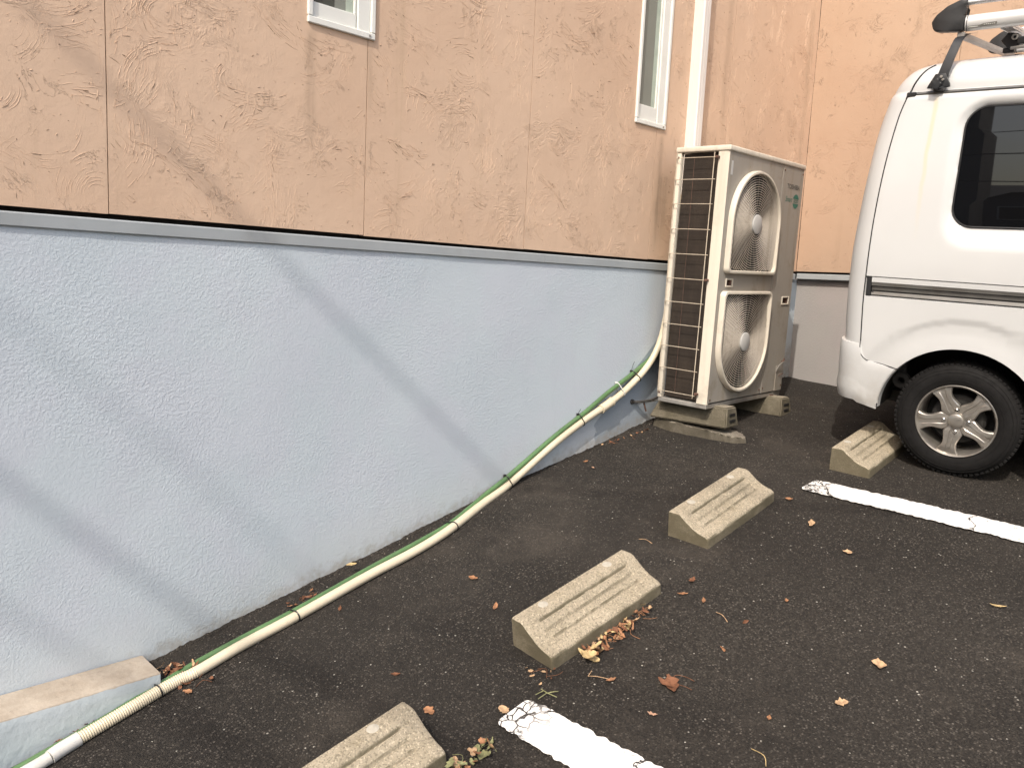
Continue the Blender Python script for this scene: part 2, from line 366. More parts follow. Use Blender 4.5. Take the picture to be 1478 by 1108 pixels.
M['under'] = plain('underbody_black', (.014, .013, .012), .8)
M['alu'] = plain('brushed_aluminium', (.62, .62, .62), .34, .7, var=.04, vs=.8)
M['barmetal'] = plain('dull_bar_steel', (.30, .285, .27), .45, .5, var=.05, vs=2)
M['whitealu'] = plain('silver_painted_rail', (.62, .62, .61), .34, .3, var=.03, vs=.8)
M['vglass'] = mat_glass('privacy_glass', (.0035, .0035, .004), .015)
M['rail'] = plain('slide_rail_steel', (.17, .165, .155), .4, .5, grime=(.12, .10, .08), gamt=.6, vs=14)
M['seal'] = plain('black_rubber_seal', (.012, .012, .013), .55)
M['ink'] = plain('dark_print', (.10, .095, .085), .6)
M['inkgreen'] = plain('green_print', (.03, .15, .11), .6)
M['inkwhite'] = plain('white_print', (.6, .62, .58), .6)
M['rust'] = plain('rusty_brown_pipe', (.10, .05, .035), .7, var=.3, vs=40)
M['pipe'] = plain('black_taped_pipe', (.045, .040, .036), .55, var=.3, vs=30)
M['ledge'] = None
def mat_coil():
    t = NT('condenser_fins'); p = t.obj(); x = t.sep(p)
    fin_ = t.math('SINE', t.math('MULTIPLY', x[0], 1900.))
    rowz = t.math('SINE', t.math('MULTIPLY', x[2], 250.))
    c = t.mix(t.ramp(t.noise(t.scale(p, 3, 3, 1), 5, 6, .65), .3, .7), (.022, .016, .012), (.038, .028, .021))
    c = t.mix(t.ramp(fin_, -.2, .9, 0, .3), c, (.028, .02, .016))
    c = t.mix(t.ramp(rowz, .2, 1, 0, .08), c, (.07, .054, .042))
    return t.done(c, .6, t.bump(t.math('ADD', fin_, t.math('MULTIPLY', rowz, .15)), .001, .6), spec=.3)
M['coil'] = mat_coil()
def mat_ledge():
    t = NT('ledge_concrete'); p = t.pos()
    z = t.sep(t.obj())[2]
    c = t.mix(t.ramp(t.noise(p, 9, 7, .65), .3, .7), (.34, .285, .225), (.44, .38, .31))
    c = t.mix(t.ramp(t.noise(p, 40, 5, .7), .55, .7, 0, .4), c, (.24, .20, .16))
    pb = t.mix(t.ramp(t.noise(p, 4, 5), .3, .7), (.40, .455, .485), (.47, .515, .54))
    pb = t.mix(t.ramp(t.noise(t.scale(p, 12, 12, 1.5), 2, 5, .7), .58, .75, 0, .45), pb, (.27, .255, .22))
    k = t.ramp(t.math('ADD', z, t.math('MULTIPLY', t.noise(p, 30, 4), .010)), -.001, .002, 0, 1)
    c = t.mix(k, pb, c)
    return t.done(c, .9, t.bump(t.math('ADD', t.noise(p, 45, 5, .6), t.math('MULTIPLY', t.noise(p, 8, 3), 2.)), .003, .8), spec=.2)
M['ledge'] = mat_ledge()
LEAF = [mat_leaf('orange_brown_leaf', (.31, .155, .08)), mat_leaf('tan_leaf', (.44, .29, .17)), mat_leaf('dark_brown_leaf', (.17, .075, .04)), mat_leaf('yellow_leaf', (.46, .34, .17)), mat_leaf('dull_green_leaf', (.24, .24, .12)), mat_leaf('pinkish_leaf', (.50, .30, .20))]

# ------------------------------------------------------------------ terrain
XW, YB = -2.68, 5.38
GY = [-60, -12, -3, -1, 0, .99, 1.42, 1.93, 2.25, 2.76, 3.17, 3.77, 4.5, 5.38, 7]
GZ = [-3.0, -2.75, -2.2, -1.8, -1.58, -1.372, -1.278, -1.169, -1.092, -.98, -.91, -.79, -.70, -.622, -.55]
def gz(x, y): return interp(y, GY, GZ)-.05*(min(max(x, -6), 4)-XW)
def gnorm(x, y):
    e = .08; return Vector((-(gz(x+e, y)-gz(x-e, y))/(2*e), -(gz(x, y+e)-gz(x, y-e))/(2*e), 1)).normalized()
def gframe(x, y, ang=0., tilt=(0, 0)):
    """axes lying on the slope, turned by ang"""
    n = gnorm(x, y); a = Vector((math.cos(ang), math.sin(ang), 0)); a = (a-n*a.dot(n)).normalized(); b = n.cross(a)
    return Matrix((a, b, n)).transposed()
def seq(*seg):
    out = []
    for a, b, s in seg:
        n = max(1, round((b-a)/s)); out += [a+(b-a)*i/n for i in range(n)]
    return out+[seg[-1][1]]
bm = BM()
xs = seq((-2.95, -.5, .05), (-.5, 4, .25), (4, 60, 4)); ys = seq((-60, -8, 4), (-8, 0, .4), (0, 5.6, .05))
grid = []
for y in ys:
    row = []
    for x in xs:
        z = gz(x, y)+.004*noise.noise(Vector((x*1.7, y*1.7, 0)))+.002*noise.noise(Vector((x*6, y*6, 3)))
        if x < XW+.09: z += .006*noise.noise(Vector((x*9, y*9, 8)))+.004
        row.append(bm.verts.new((x, y, z)))
    grid.append(row)
for j in range(len(ys)-1):
    for i in range(len(xs)-1): bm.faces.new((grid[j][i], grid[j][i+1], grid[j+1][i+1], grid[j+1][i]))
tag(fin('asphalt_ground', bm, M['asphalt'], smooth=60), 'dark asphalt of the sloping car park', kind='structure')

# painted lines: thin sheets following the slope, ragged edges
def line(x0, y0, length, width, slope, skew):
    root_z = gz(x0, y0)
    bm = BM(); n = int(length/.006); rows = []
    for i in range(n+1):
        u = length*i/n
        j1 = .004*noise.noise(Vector((u*22, x0, 1)))+.0075*noise.noise(Vector((u*60, x0, 5))); j2 = .004*noise.noise(Vector((u*22, x0, 9)))+.0075*noise.noise(Vector((u*60, x0, 12)))
        k = 1 if u > .04 else .7+.3*math.sqrt(max(0, 1-((.04-u)/.04)**2))
        row = []
        for q in range(5):
            v = (-width/2*k+j1)+(width*k+j2-j1)*q/4
            sx = skew*(v/width)
            X, Y = x0+u+sx*max(0, 1-u/.3), y0+u*slope+v
            row.append((X-x0, Y-y0, gz(X, Y)+.0085-root_z+.004*noise.noise(Vector((X*1.7, Y*1.7, 0)))))
        rows.append([bm.verts.new(p) for p in row])
    for a, b in zip(rows[:-1], rows[1:]):
        for q in range(4): bm.faces.new((a[q], b[q], b[q+1], a[q+1]))
    o = fin('parking_line', bm, M['line']); o.location = (x0, y0, root_z); return o
tag(line(-1.60, 3.527, 5.2, .135, .085, .015), 'white painted bay line ending beside the van', kind='structure')
tag(line(-1.565, 1.60, 5.2, .142, .0885, .0), 'white painted bay line with cracked end in the foreground', kind='structure')

# ------------------------------------------------------------------ the house
house = thing('house', 'salmon stucco house standing on a pale blue plinth along the car park', 'house', (XW, YB, -.7))
HO = Vector((XW, YB, -.7))
def hp(lo, hi): return Vector(lo)-HO, Vector(hi)-HO
def hbox(name, lo, hi, mat, bev=0, parent=None, label=None):
    b = BM(); l, h = hp(lo, hi); box(b, l, h, bev); return fin(name, b, mat, parent or house, label=label)
TOP = 3.6
def sheet(name, fn, us, vs, mat, amp, parent, thick, label=None, holes=()):
    """a wall skin with real unevenness; fn(u, v, d) -> point; edges turned back by thick"""
    for (a0, a1, c0, c1) in holes:
        us = sorted(set([u for u in us if min(abs(u-a0), abs(u-a1)) > .01 or u in (us[0], us[-1])]+[q for q in (a0, a1) if us[0] < q < us[-1]])); vs = sorted(set([v for v in vs if min(abs(v-c0), abs(v-c1)) > .01]+[c0, c1]))
    b = BM(); g = []
    for v in vs:
        row = []
        for u in us:
            d = amp*(noise.noise(Vector((u*1.9, v*1.9, 7)))+.4*noise.noise(Vector((u*8, v*8, 2))))
            row.append(b.verts.new(Vector(fn(u, v, d))-HO))
        g.append(row)
    for j in range(len(vs)-1):
        for i in range(len(us)-1):
            if any(a0 < (us[i]+us[i+1])/2 < a1 and c0 < (vs[j]+vs[j+1])/2 < c1 for a0, a1, c0, c1 in holes): continue
            b.faces.new((g[j][i], g[j][i+1], g[j+1][i+1], g[j+1][i]))
    loop = g[0][:]+[r[-1] for r in g[1:]]+g[-1][-2::-1]+[r[0] for r in g[-2:0:-1]]
    back = Vector(fn(0, 0, -thick))-Vector(fn(0, 0, 0))
    L2 = [b.verts.new(v.co+back) for v in loop]
    for i in range(len(loop)): b.faces.new((loop[i], L2[i], L2[(i+1) % len(loop)], loop[(i+1) % len(loop)]))
    return fin(name, b, mat, parent, 40, label)
# core walls behind the skins
hbox('wall_core', (XW-.35, -5, -2.6), (XW-.036, YB+.3, TOP), M['gap'])
hbox('wall_core', (XW-.03, YB+.062, -2.6), (9, YB+.35, TOP), M['gap'])
fA = lambda u, v, d: (XW+d, u, v); fB = lambda u, v, d: (u, YB-d, v)
# stucco boards with open joints, wall along the lot (A) and end wall (B)
JA = [-4.92, -3.74, -2.81, -1.88, -.95, -.03, .842, 1.775, 2.66, 3.632, 4.33, 5.30, YB]
first = None
for a, b_ in zip(JA[:-1], JA[1:]):
    ys_ = seq((a+.0015, b_-.0015, .06)); zs_ = [.134+(.006*noise.noise(Vector((a, 0, 0))))]+seq((.18, TOP, .09))
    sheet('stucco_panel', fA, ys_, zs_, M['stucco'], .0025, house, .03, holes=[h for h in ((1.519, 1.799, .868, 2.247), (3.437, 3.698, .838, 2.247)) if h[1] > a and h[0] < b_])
JB = [XW+.0005, -1.77, -.86, .05, .96, 1.87, 2.78, 3.69, 4.6, 5.51, 6.42, 7.33, 8.24, 9]
for a, b_ in zip(JB[:-1], JB[1:]):
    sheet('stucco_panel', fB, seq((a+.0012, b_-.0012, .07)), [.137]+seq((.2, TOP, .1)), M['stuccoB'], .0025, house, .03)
# trowel ridges standing proud of the stucco, broken arcs in sweeps, with dirt lodged under some of them
def uneven(u, v): return .0025*(noise.noise(Vector((u*1.9, v*1.9, 7)))+.4*noise.noise(Vector((u*8, v*8, 2))))
def trowel(fn, u0, u1, v0, v1, sweeps, seed, mats, joints):
    rnd = random.Random(seed); b = BM()
    def ok(u, v):
        if not (u0 < u < u1 and v0 < v < v1): return False
        if fn is fA and ((1.50 < u < 1.82 and v > .85) or (3.42 < u < 3.72 and v > .82)): return False
        return all(abs(u-j) > .006 for j in joints)
    def strip(pts, w, h, mi, skew):
        if len(pts) < 3 or not all(ok(*p) for p in pts): return
        n = len(pts); rows = []
        for i, (u, v) in enumerate(pts):
            a, c = pts[max(i-1, 0)], pts[min(i+1, n-1)]; du, dv = c[0]-a[0], c[1]-a[1]; l = math.hypot(du, dv) or 1
            nu, nv = -dv/l, du/l; e = math.sin(math.pi*i/(n-1))**.5; ww = w*(.35+.65*e)*rnd.uniform(.8, 1.2); hh = h*e*rnd.uniform(.6, 1.2); d0 = uneven(u, v)
            rows.append([b.verts.new(Vector(fn(u+nu*ww, v+nv*ww, d0-.0012))-HO), b.verts.new(Vector(fn(u+nu*ww*skew, v+nv*ww*skew, d0+.0003+hh))-HO), b.verts.new(Vector(fn(u-nu*ww, v-nv*ww, d0-.0012))-HO)])
        for A, B in zip(rows[:-1], rows[1:]):
            for q in range(2): b.faces.new((A[q], A[q+1], B[q+1], B[q])).material_index = mi
    for _ in range(sweeps):
        cu_, cv_ = rnd.uniform(u0-.1, u1+.1), rnd.uniform(v0-.1, v1+.1); r0 = rnd.choice((.04, .07, .10, .16, .25, .4))*rnd.uniform(.7, 1.3)
        a0 = rnd.uniform(0, 6.3); da = min(2.2, rnd.uniform(.08, .22)/r0); n = rnd.randrange(4, 15); ell = rnd.uniform(.7, 1.25); strong = rnd.random()**1.7; r = r0
        for k in range(n):
            r += rnd.uniform(.0035, .011); t = rnd.uniform(0, .2); a1 = a0+rnd.gauss(0, .12)
            while t < 1:
                ln = rnd.uniform(.018, .085)/max(r*da, .02); t2 = min(1, t+ln); m_ = max(4, int((t2-t)*r*da/.007)); wob = rnd.uniform(0, 9)
                pts = []
                for i in range(m_+1):
                    a = a1+da*(t+(t2-t)*i/m_); rr = r+.0022*noise.noise(Vector((a*r*60, wob, k)))+.004*noise.noise(Vector((a*r*14, wob, 3)))
                    pts.append((cu_+rr*math.cos(a)*ell, cv_+rr*math.sin(a)))
                if rnd.random() < .72:
                    h = rnd.uniform(.0002, .0008)*(.25+strong); strip(pts, rnd.uniform(.0012, .0030), h, 0, rnd.uniform(-.6, .6))
                    if rnd.random() < .03+.12*strong*strong:
                        q = [(u, v-.0018) for u, v in pts[:max(3, len(pts)//2)]]; strip(q, rnd.uniform(.0006, .0013), .0011, 1, 0)
                t = t2+rnd.uniform(.01, .14)
    for _ in range(int(sweeps*5)):                                        # single torn nibs and specks
        u, v = rnd.uniform(u0, u1), rnd.uniform(v0, v1); a = rnd.gauss(.2, .8); L = rnd.uniform(.003, .012)
        pts = [(u+L*math.cos(a)*i/4, v+L*math.sin(a)*i/4+rnd.uniform(-.001, .001)) for i in range(5)]
        strip(pts, rnd.uniform(.0008, .0022), rnd.uniform(.0006, .0018), rnd.choice((0, 0, 0, 1)), 0)
    o = fin('trowel_ridge', b, mats, house, 0); o['kind'] = 'stuff'
M['dirt'] = plain('dirt_lodged_in_stucco', (.20, .135, .09), .95, var=.4, vs=60)
trowel(fA, -.4, 5.36, .137, 2.1, 760, 3, [M['stucco'], M['dirt']], JA)
trowel(fB, XW+.02, 1.6, .14, 2.3, 260, 8, [M['stuccoB'], M['dirt']], JB)
# sheet-metal drip flashing, in lengths
def flash_len(pts, s0, s1, along):
    b = BM()
    prism(b, pts, s0, s1, along); return fin('flashing', b, M['flash'], house, 25)
for a, b_ in ((-4.92, -1.2), (-1.198, 2.80), (2.802, YB-.02)):
    flash_len([(-.03, .120), (.004, .118), (.008, .114), (.008, .079), (.005, .076), (-.03, .079)], a, b_, lambda p, s: Vector((XW+p[0], s, p[1]))-HO)
for a, b_ in ((XW+.012, -2.25), (-2.248, 1.4), (1.402, 5.0), (5.002, 9)):
    flash_len([(.05, .124), (-.004, .122), (-.009, .118), (-.009, .086), (-.006, .083), (.05, .086)], a, b_, lambda p, s: Vector((s, YB+p[0], p[1]))-HO)
# plinths
sheet('foundation_wall', lambda u, v, d: (XW-.001+d, u, v), seq((-4.92, YB+.05, .06)), seq((-3, -1.6, .2), (-1.6, .080, .06)), M['blue'], .003, house, .02, 'pale blue textured plinth along the lot')
sheet('foundation_wall', lambda u, v, d: (u, YB+.036-d, v), seq((XW-.015, 9, .1)), seq((-2, .088, .09)), M['grey'], .002, house, .02, 'greyer plinth of the end wall behind the van')
hbox('parapet_cap', (XW-.4, -5.05, TOP+.002), (XW+.04, YB+.4, TOP+.06), M['flash'], .005)
hbox('parapet_cap', (XW+.042, YB-.04, TOP+.002), (9.05, YB+.4, TOP+.06), M['flash'], .005)
# windows
def window(y0, y1, z0, z1, label, sash_h):
    w = BM(); X = XW-.014
    def fr(bb, lo, hi, bev=.003):
        l, h = hp(lo, hi); box(bb, l, h, bev)
    # outer casing: four mitred-looking members
    fr(w, (X, y0, z0), (X+.024, y1, z0+.024)); fr(w, (X, y0, z1-.024), (X+.024, y1, z1))
    fr(w, (X, y0, z0+.0245), (X+.024, y0+.020, z1-.0245)); fr(w, (X, y1-.020, z0+.0245), (X+.024, y1, z1-.0245))
    # deep jamb on the far side (sash sits towards the near side)
    fr(w, (X-.002, y1-.075, z0+.0245), (X+.016, y1-.0205, z1-.0245), .002)
    fw_ = fin('window', w, M['wframe'], house, 30, label)
    s = BM(); a, b_ = y0+.0245, y1-.0785
    fr(s, (X-.006, a, z0+.027), (X+.010, b_, z0+.027+sash_h), .002); fr(s, (X-.006, a, z1-.06), (X+.010, b_, z1-.028), .002)
    fr(s, (X-.006, a, z0+.0275+sash_h), (X+.008, a+.006, z1-.0605), .001); fr(s, (X-.006, b_-.008, z0+.0275+sash_h), (X+.008, b_, z1-.0605), .001)
    fin('sash', s, M['wframe'], fw_, 30)
    g = BM(); fr(g, (X-.004, a+.007, z0+.028+sash_h), (X-.001, b_-.009, z1-.061), 0); fin('glass_pane', g, M['wpane'], fw_)
    if y0 < 2: d_ = BM(); fr(d_, (X-.0008, a+.007, z0+.029+sash_h), (X-.0002, a+.095, z1-.062), 0); fin('dark_interior', d_, M['wglass'], fw_)
    k = BM(); fr(k, (X-.010, b_-.040, z0+.03+sash_h), (X-.0003, b_-.0095, z1-.061), 0); fin('curtain_edge', k, M['blind'], fw_)
    for z in (z0+.012, z1-.012): c = BM(); fr(c, (X+.0245, y1-.03, z-.004), (X+.026, y1-.022, z+.004), 0); fin('casing_screw', c, M['steel'], fw_)
window(1.516, 1.802, .865, 2.25, 'white framed window at the top left', .052)
window(3.434, 3.701, .835, 2.25, 'narrow white framed window beside the duct', .075)

# ------------------------------------------------------------------ concrete ledge
led = thing('concrete_ledge', 'low concrete ledge with bare beige top and pale blue side at the wall foot', 'ledge', (-2.6, .2, -1.334))
b = BM(); vs_ = box(b, (-.077, -3.2, -.8), (.086, .722, 0), .006, 2)
bmesh.ops.subdivide_edges(b, edges=[e for e in b.edges if e.calc_length() > .2], cuts=24, use_grid_fill=True)
for v in b.verts: v.co += Vector((.002, .002, .0015))*noise.noise(v.co*7)
fin('ledge_body', b, M['ledge'], led, 40)

# ------------------------------------------------------------------ pipe duct above the unit
duct = thing('pipe_duct', 'white plastic pipe duct running down the wall behind the outdoor unit', 'duct', (XW, 3.937, .1))
def duct_pts(y): return None
b = BM(); prism(b, [(0, -.034), (.058, -.034), (.065, -.027), (.065, .028), (.058, .035), (0, .035)], .0, 1.9, lambda p, s: Vector((p[0], p[1], s)))
fin('duct_cover', b, M['duct'], duct, 30)
b = BM()
for y in (-.0365, .0345): box(b, (0, y, .0), (.022, y+.002, 1.9))
box(b, (.0652, -.004, 0), (.0662, -.001, 1.9))
fin('duct_rib', b, M['duct'], duct)
b = BM(); box(b, (-.001, -.038, 1.9), (.07, .039, 1.98), .004); fin('duct_joint', b, M['duct'], duct)

# ------------------------------------------------------------------ outdoor unit
AD, AW, AH = .307, .901, 1.34
ROT = Matrix(((.99856, -.04819, .02345), (.04857, .99869, -.01605), (-.02265, .01717, .9996)))
ac = thing('outdoor_unit', 'tall cream outdoor air conditioning unit with two round fan grilles in the corner', 'air conditioner', (-2.5647, 3.65, -.6215), ROT)
def part(name, fnb, mat, parent=ac, smooth=30, label=None):
    b = BM(); fnb(b); return fin(name, b, mat, parent, smooth, label)
# lid with rolled edge
def lid(b):
    box(b, (-.006, -.006, AH-.024), (AD+.008, AW+.006, AH+.004), .007, 3)
part('lid', lid, M['accream'])
def front(b):  # front panel (+x face) in two boards, with D-shaped openings left by building round them
    pass
cu, cl = (.325, .968), (.318, .333); RU = .262
def dshape(c, r, flat, top, n=40, grow=0.):
    """D outline (y, z): round towards top (+1) or bottom (-1), flat at the other end"""
    out = []; y0, y1 = c[0]-r-grow, c[0]+r+grow; rr = r+grow
    for i in range(n+1):
        a = math.pi*i/n; out.append((c[0]+rr*math.cos(a), c[1]+top*rr*math.sin(a)))
    cr = .03; zf = flat-top*grow
    for i in range(7):
        a = math.pi/2*i/6; out.append((y0+cr-cr*math.cos(a), zf+top*(cr-cr*math.sin(a))))
    for i in range(7):
        a = math.pi/2*i/6; out.append((y1-cr+cr*math.sin(a), zf+top*(cr-cr*math.cos(a))))
    return out
UP = (cu, .268, .712, 1); LO = (cl, .268, .597, -1)
def panel_with_holes(b, y0, y1, z0, z1, x, holes, thick):
    """planar face with holes via triangle_fill, then edges turned in"""
    def ring(pts): 
        vs = [b.verts.new((x, p[0], p[1])) for p in pts]; es = [b.edges.new((vs[i], vs[(i+1) % len(vs)])) for i in range(len(vs))]; return vs, es
    o, eo = ring([(y0, z0), (y1, z0), (y1, z1), (y0, z1)]); es = eo[:]; loops = [o]
    for h in holes: v, e = ring(h); es += e; loops.append(v)
    bmesh.ops.triangle_fill(b, edges=es, use_beauty=True)
    for L in loops:
        I = [b.verts.new(v.co+Vector((-thick, 0, 0))) for v in L]
        for i in range(len(L)): b.faces.new((L[i], L[(i+1) % len(L)], I[(i+1) % len(L)], I[i]))
hu = dshape(*UP, grow=-.004); hl = dshape(*LO, grow=-.004)
def hrect(y, z, w, h): return [(y-w/2, z-h/2), (y+w/2, z-h/2), (y+w/2, z+h/2), (y-w/2, z+h/2)]
part('front_panel', lambda b: panel_with_holes(b, .006, .627, .012, AH-.0245, AD, [hu, hl, hrect(.120, .652, .062, .030)], .02), M['acface'])
part('service_panel', lambda b: panel_with_holes(b, .631, AW-.002, .012, AH-.0245, AD+.0015, [hrect(.820, .554, .078, .034)], .02), M['acface'])
part('corner_post', lambda b: [prism(b, [(.246, .0), (AD-.014, .0), (AD-.004, .004), (AD-.0005, .0055), (AD-.0005, .02), (.246, .02)], .004, AH-.0245, lambda p, s: Vector((p[0], p[1], s)))], M['accream'])
part('corner_post', lambda b: box(b, (0, 0, .004), (.026, .03, AH-.0245), .003, 2), M['accream'])
part('back_panel', lambda b: (box(b, (0, .62, .004), (.008, AW-.002, AH-.0245)), box(b, (.009, AW-.012, .004), (AD-.0005, AW-.004, AH-.0245))), M['acface'])
part('base_pan', lambda b: box(b, (.003, .003, -.022), (AD-.003, AW-.004, .0035), .004), M['steel'])
part('divider', lambda b: box(b, (.03, .632, .01), (AD-.02, .64, AH-.026)), M['dark'])
# coil: L-shaped fin block
part('coil', lambda b: (box(b, (.030, .026, .012), (.244, .050, AH-.03)), box(b, (.028, .0505, .012), (.050, .62, AH-.03))), M['coil'])
def bends(b):   # copper return bends peeping out beside the fin block
    for i in range(24):
        z = .04+i*.0535
        tube(b, [(.236, .022, z), (.243, .012, z+.004), (.243, .012, z+.020), (.236, .022, z+.024)], .0036, 6)
part('return_bend', bends, M['dark'])['kind'] = 'stuff'
# wire guard: each horizontal rod with its turned ends
guard_z = [1.285, 1.175, 1.05, .92, .79, .66, .535, .415, .295, .175, .045]
for z in guard_z:
    part('guard_rod', lambda b: tube(b, spline([(.008, -.001, z), (.010, -.014, z), (.022, -.020, z), (.12, -.021, z), (.246, -.019, z-.001)], 4), .0021, 6), M['wire'])
part('guard_upright', lambda b: tube(b, [(.232, -.0165, 1.31), (.231, -.0165, .66), (.229, -.0165, .03)], .0024, 6), M['wire'])
part('guard_upright', lambda b: tube(b, [(.118, -.0165, 1.29), (.118, -.0165, .04)], .0009, 5), M['rust'])
part('guard_upright', lambda b: tube(b, [(.003, -.004, 1.33), (.003, -.004, .03)], .0022, 5), M['wire'])
for z in (1.285, .66, .055): part('guard_clip', lambda b: (box(b, (.240, -.024, z-.007), (.256, -.0005, z+.006), .002), tube(b, [(.248, -.028, z), (.248, -.022, z)], .005, 8)), M['rust'])
# fan openings
def inside_d(p, D):
    c, r, flat, top = D; y, z = p[0]-c[0], (p[1]-c[1])*top
    zf = (flat-c[1])*top
    if z >= 0: return y*y+z*z <= r*r
    return abs(y) <= r and z >= zf
for D, nm, lab in ((UP, 'fan_grille', 'upper fan grille, round at the top'), (LO, 'fan_grille', 'lower fan grille, round at the bottom')):
    c, r, flat, top = D
    g = thing(nm, None, None); g.parent = ac; g['label'] = lab
    # moulded surround: outer wall and rolled lip
    def surround(b):
        o = dshape(*D, grow=.012); o2 = dshape(*D, grow=.008); i2 = dshape(*D, grow=-.002); i1 = dshape(*D, grow=-.006); i0 = dshape(*D, grow=-.007)
        rings = [(o, AD+.001), (o, AD+.020), (o2, AD+.030), (i2, AD+.031), (i1, AD+.026), (i0, AD-.004)]
        R_ = [[b.verts.new((x, p[0], p[1])) for p in pts] for pts, x in rings]
        for A, B in zip(R_[:-1], R_[1:]):
            n = len(A)
            for i in range(n): b.faces.new((A[i], A[(i+1) % n], B[(i+1) % n], B[i]))
    part('grille_surround', surround, M['accream'], g)
    def rings(b):   # concentric louvre rings, each a thin deep band, cut where the surround cuts them
        k = 0; rad = .052
        while rad < .40:
            n = 96; prev = None
            for i in range(n+1):
                a = 2*math.pi*i/n; y, z = c[0]+rad*math.cos(a), c[1]+rad*math.sin(a)
                if inside_d((y, z), (c, r-.004, flat+top*.004, top)):
                    dome = .007*(1-(rad/.27)**2)
                    rin = rad-.0022; yi, zi = c[0]+rin*math.cos(a), c[1]+rin*math.sin(a); xo = AD+.018+dome
                    cur = [b.verts.new((xo, y, z)), b.verts.new((xo, yi, zi)), b.verts.new((xo-.0042, yi, zi)), b.verts.new((xo-.0042, y, z))]
                    if prev:
                        for q in range(4): b.faces.new((prev[q], prev[(q+1) % 4], cur[(q+1) % 4], cur[q]))
                    prev = cur
                else: prev = None
            rad += .0122; k += 1
    part('louvre_rings', rings, M['acgrille'], g, 30)['kind'] = 'stuff'
    def spokes(b):
        for i in range(30):
            a = 2*math.pi*i/30; pts = []
            for s in range(12):
                rad = .045+s*.03; aa = a+.5*(rad-.045)
                y, z = c[0]+rad*math.cos(aa), c[1]+rad*math.sin(aa)
                if inside_d((y, z), (c, r-.003, flat+top*.003, top)): pts.append((AD+.010, y, z))
            if len(pts) > 1: tube(b, pts, .0007, 4)
    part('grille_spokes', spokes, M['acgrille'], g, 0)['kind'] = 'stuff'
    def hub(b): lathe(b, [(0, .031), (.046, .031), (.052, .028), (.053, .010), (0, .010)], lambda x, y, d: Vector((AD+d, c[0]+x, c[1]+y)), 40)
    part('grille_hub', hub, M['achub'], g, 30)
    def tunnel(b): lathe(b, [(.262, -.001), (.255, -.03), (.255, -.10), (.24, -.14), (0, -.14)], lambda x, y, d: Vector((AD+d, c[0]+x, c[1]+y)), 56)
    part('fan_tunnel', tunnel, M['dark'], g)
    def blades(b):
        for i in range(3):
            a0 = 2.1*i+.4; g0 = []
            for s in range(7):
                rad = .05+s*.032; row = []
                for k in range(8):
                    aa = a0+(.2+.9*k/7)+(rad*.9); row.append(b.verts.new((AD-.085+.055*k/7, c[0]+rad*math.cos(aa), c[1]+rad*math.sin(aa))))
                g0.append(row)
            for s in range(6):
                for k in range(7): b.faces.new((g0[s][k], g0[s][k+1], g0[s+1][k+1], g0[s+1][k]))
        lathe(b, [(0, -.02), (.055, -.024), (.06, -.10)], lambda x, y, d: Vector((AD+d, c[0]+x, c[1]+y)), 24)
    part('fan_blades', blades, M['blacksat'], g, 40)
# recessed grips
for y, z, w, h, xx in ((.120, .652, .062, .030, AD), (.820, .554, .078, .034, AD+.0015)):
    def grip(b):
        box(b, (xx-.0005, y-w/2-.009, z-h/2-.008), (xx+.005, y-w/2+.001, z+h/2+.008), .002); box(b, (xx-.0005, y+w/2-.001, z-h/2-.008), (xx+.005, y+w/2+.009, z+h/2+.008), .002)
        box(b, (xx-.0005, y-w/2+.0012, z+h/2), (xx+.005, y+w/2-.0012, z+h/2+.008), .002); box(b, (xx-.0005, y-w/2+.0012, z-h/2-.008), (xx+.005, y+w/2-.0012, z-h/2), .002)
    gr = part('hand_grip', grip, M['accream'])
    part('grip_recess', lambda b: (box(b, (xx-.03, y-w/2, z-h/2), (xx-.024, y+w/2, z+h/2)), box(b, (xx-.0235, y-w/2+.001, z-h/2), (xx-.002, y-w/2+.003, z+h/2)), box(b, (xx-.0235, y+w/2-.014, z-h/2), (xx-.002, y+w/2-.001, z+h/2))), M['rust'], gr)
# seam strip, screws, latch bracket and a small hose loop low on the service panel
for yy, zz in ((.645, 1.29), (.885, 1.29), (.645, .04), (.885, .04), (.03, .028), (.60, .035)): part('screw', lambda b: lathe(b, [(0, .004), (.004, .0035), (.006, .001), (.006, 0)], lambda x, y, d: Vector((AD+.0015+d, yy+x, zz+y)), 10), M['rust'])
for xx, zz in ((.012, 1.29), (.012, .03)): part('screw', lambda b: lathe(b, [(0, .004), (.004, .0035), (.006, .001), (.006, 0)], lambda x, y, d: Vector((xx+x, -d, zz+y)), 10), M['rust'])
part('valve_cover', lambda b: box(b, (AD+.0015, .795, .01), (AD+.006, .872, .165), .002), M['acface'])
part('cover_latch', lambda b: tube(b, spline([(AD+.008, .79, .13), (AD+.018, .80, .165), (AD+.022, .84, .185), (AD+.018, .885, .185), (AD+.006, .90, .18)], 4), .003, 6), M['steel'])
part('cover_latch', lambda b: tube(b, [(AD+.004, .862, .188), (AD+.016, .862, .188), (AD+.016, .866, .207)], .004, 6), M['rust'])
part('cover_handle', lambda b: tube(b, spline([(AD+.006, .835, .10), (AD+.014, .85, .112), (AD+.014, .875, .112), (AD+.004, .885, .105)], 3), .0022, 6), M['rust'])
part('rating_plate', lambda b: box(b, (AD+.0002, .030, 1.20), (AD+.0012, .048, 1.27)), M['achub'])
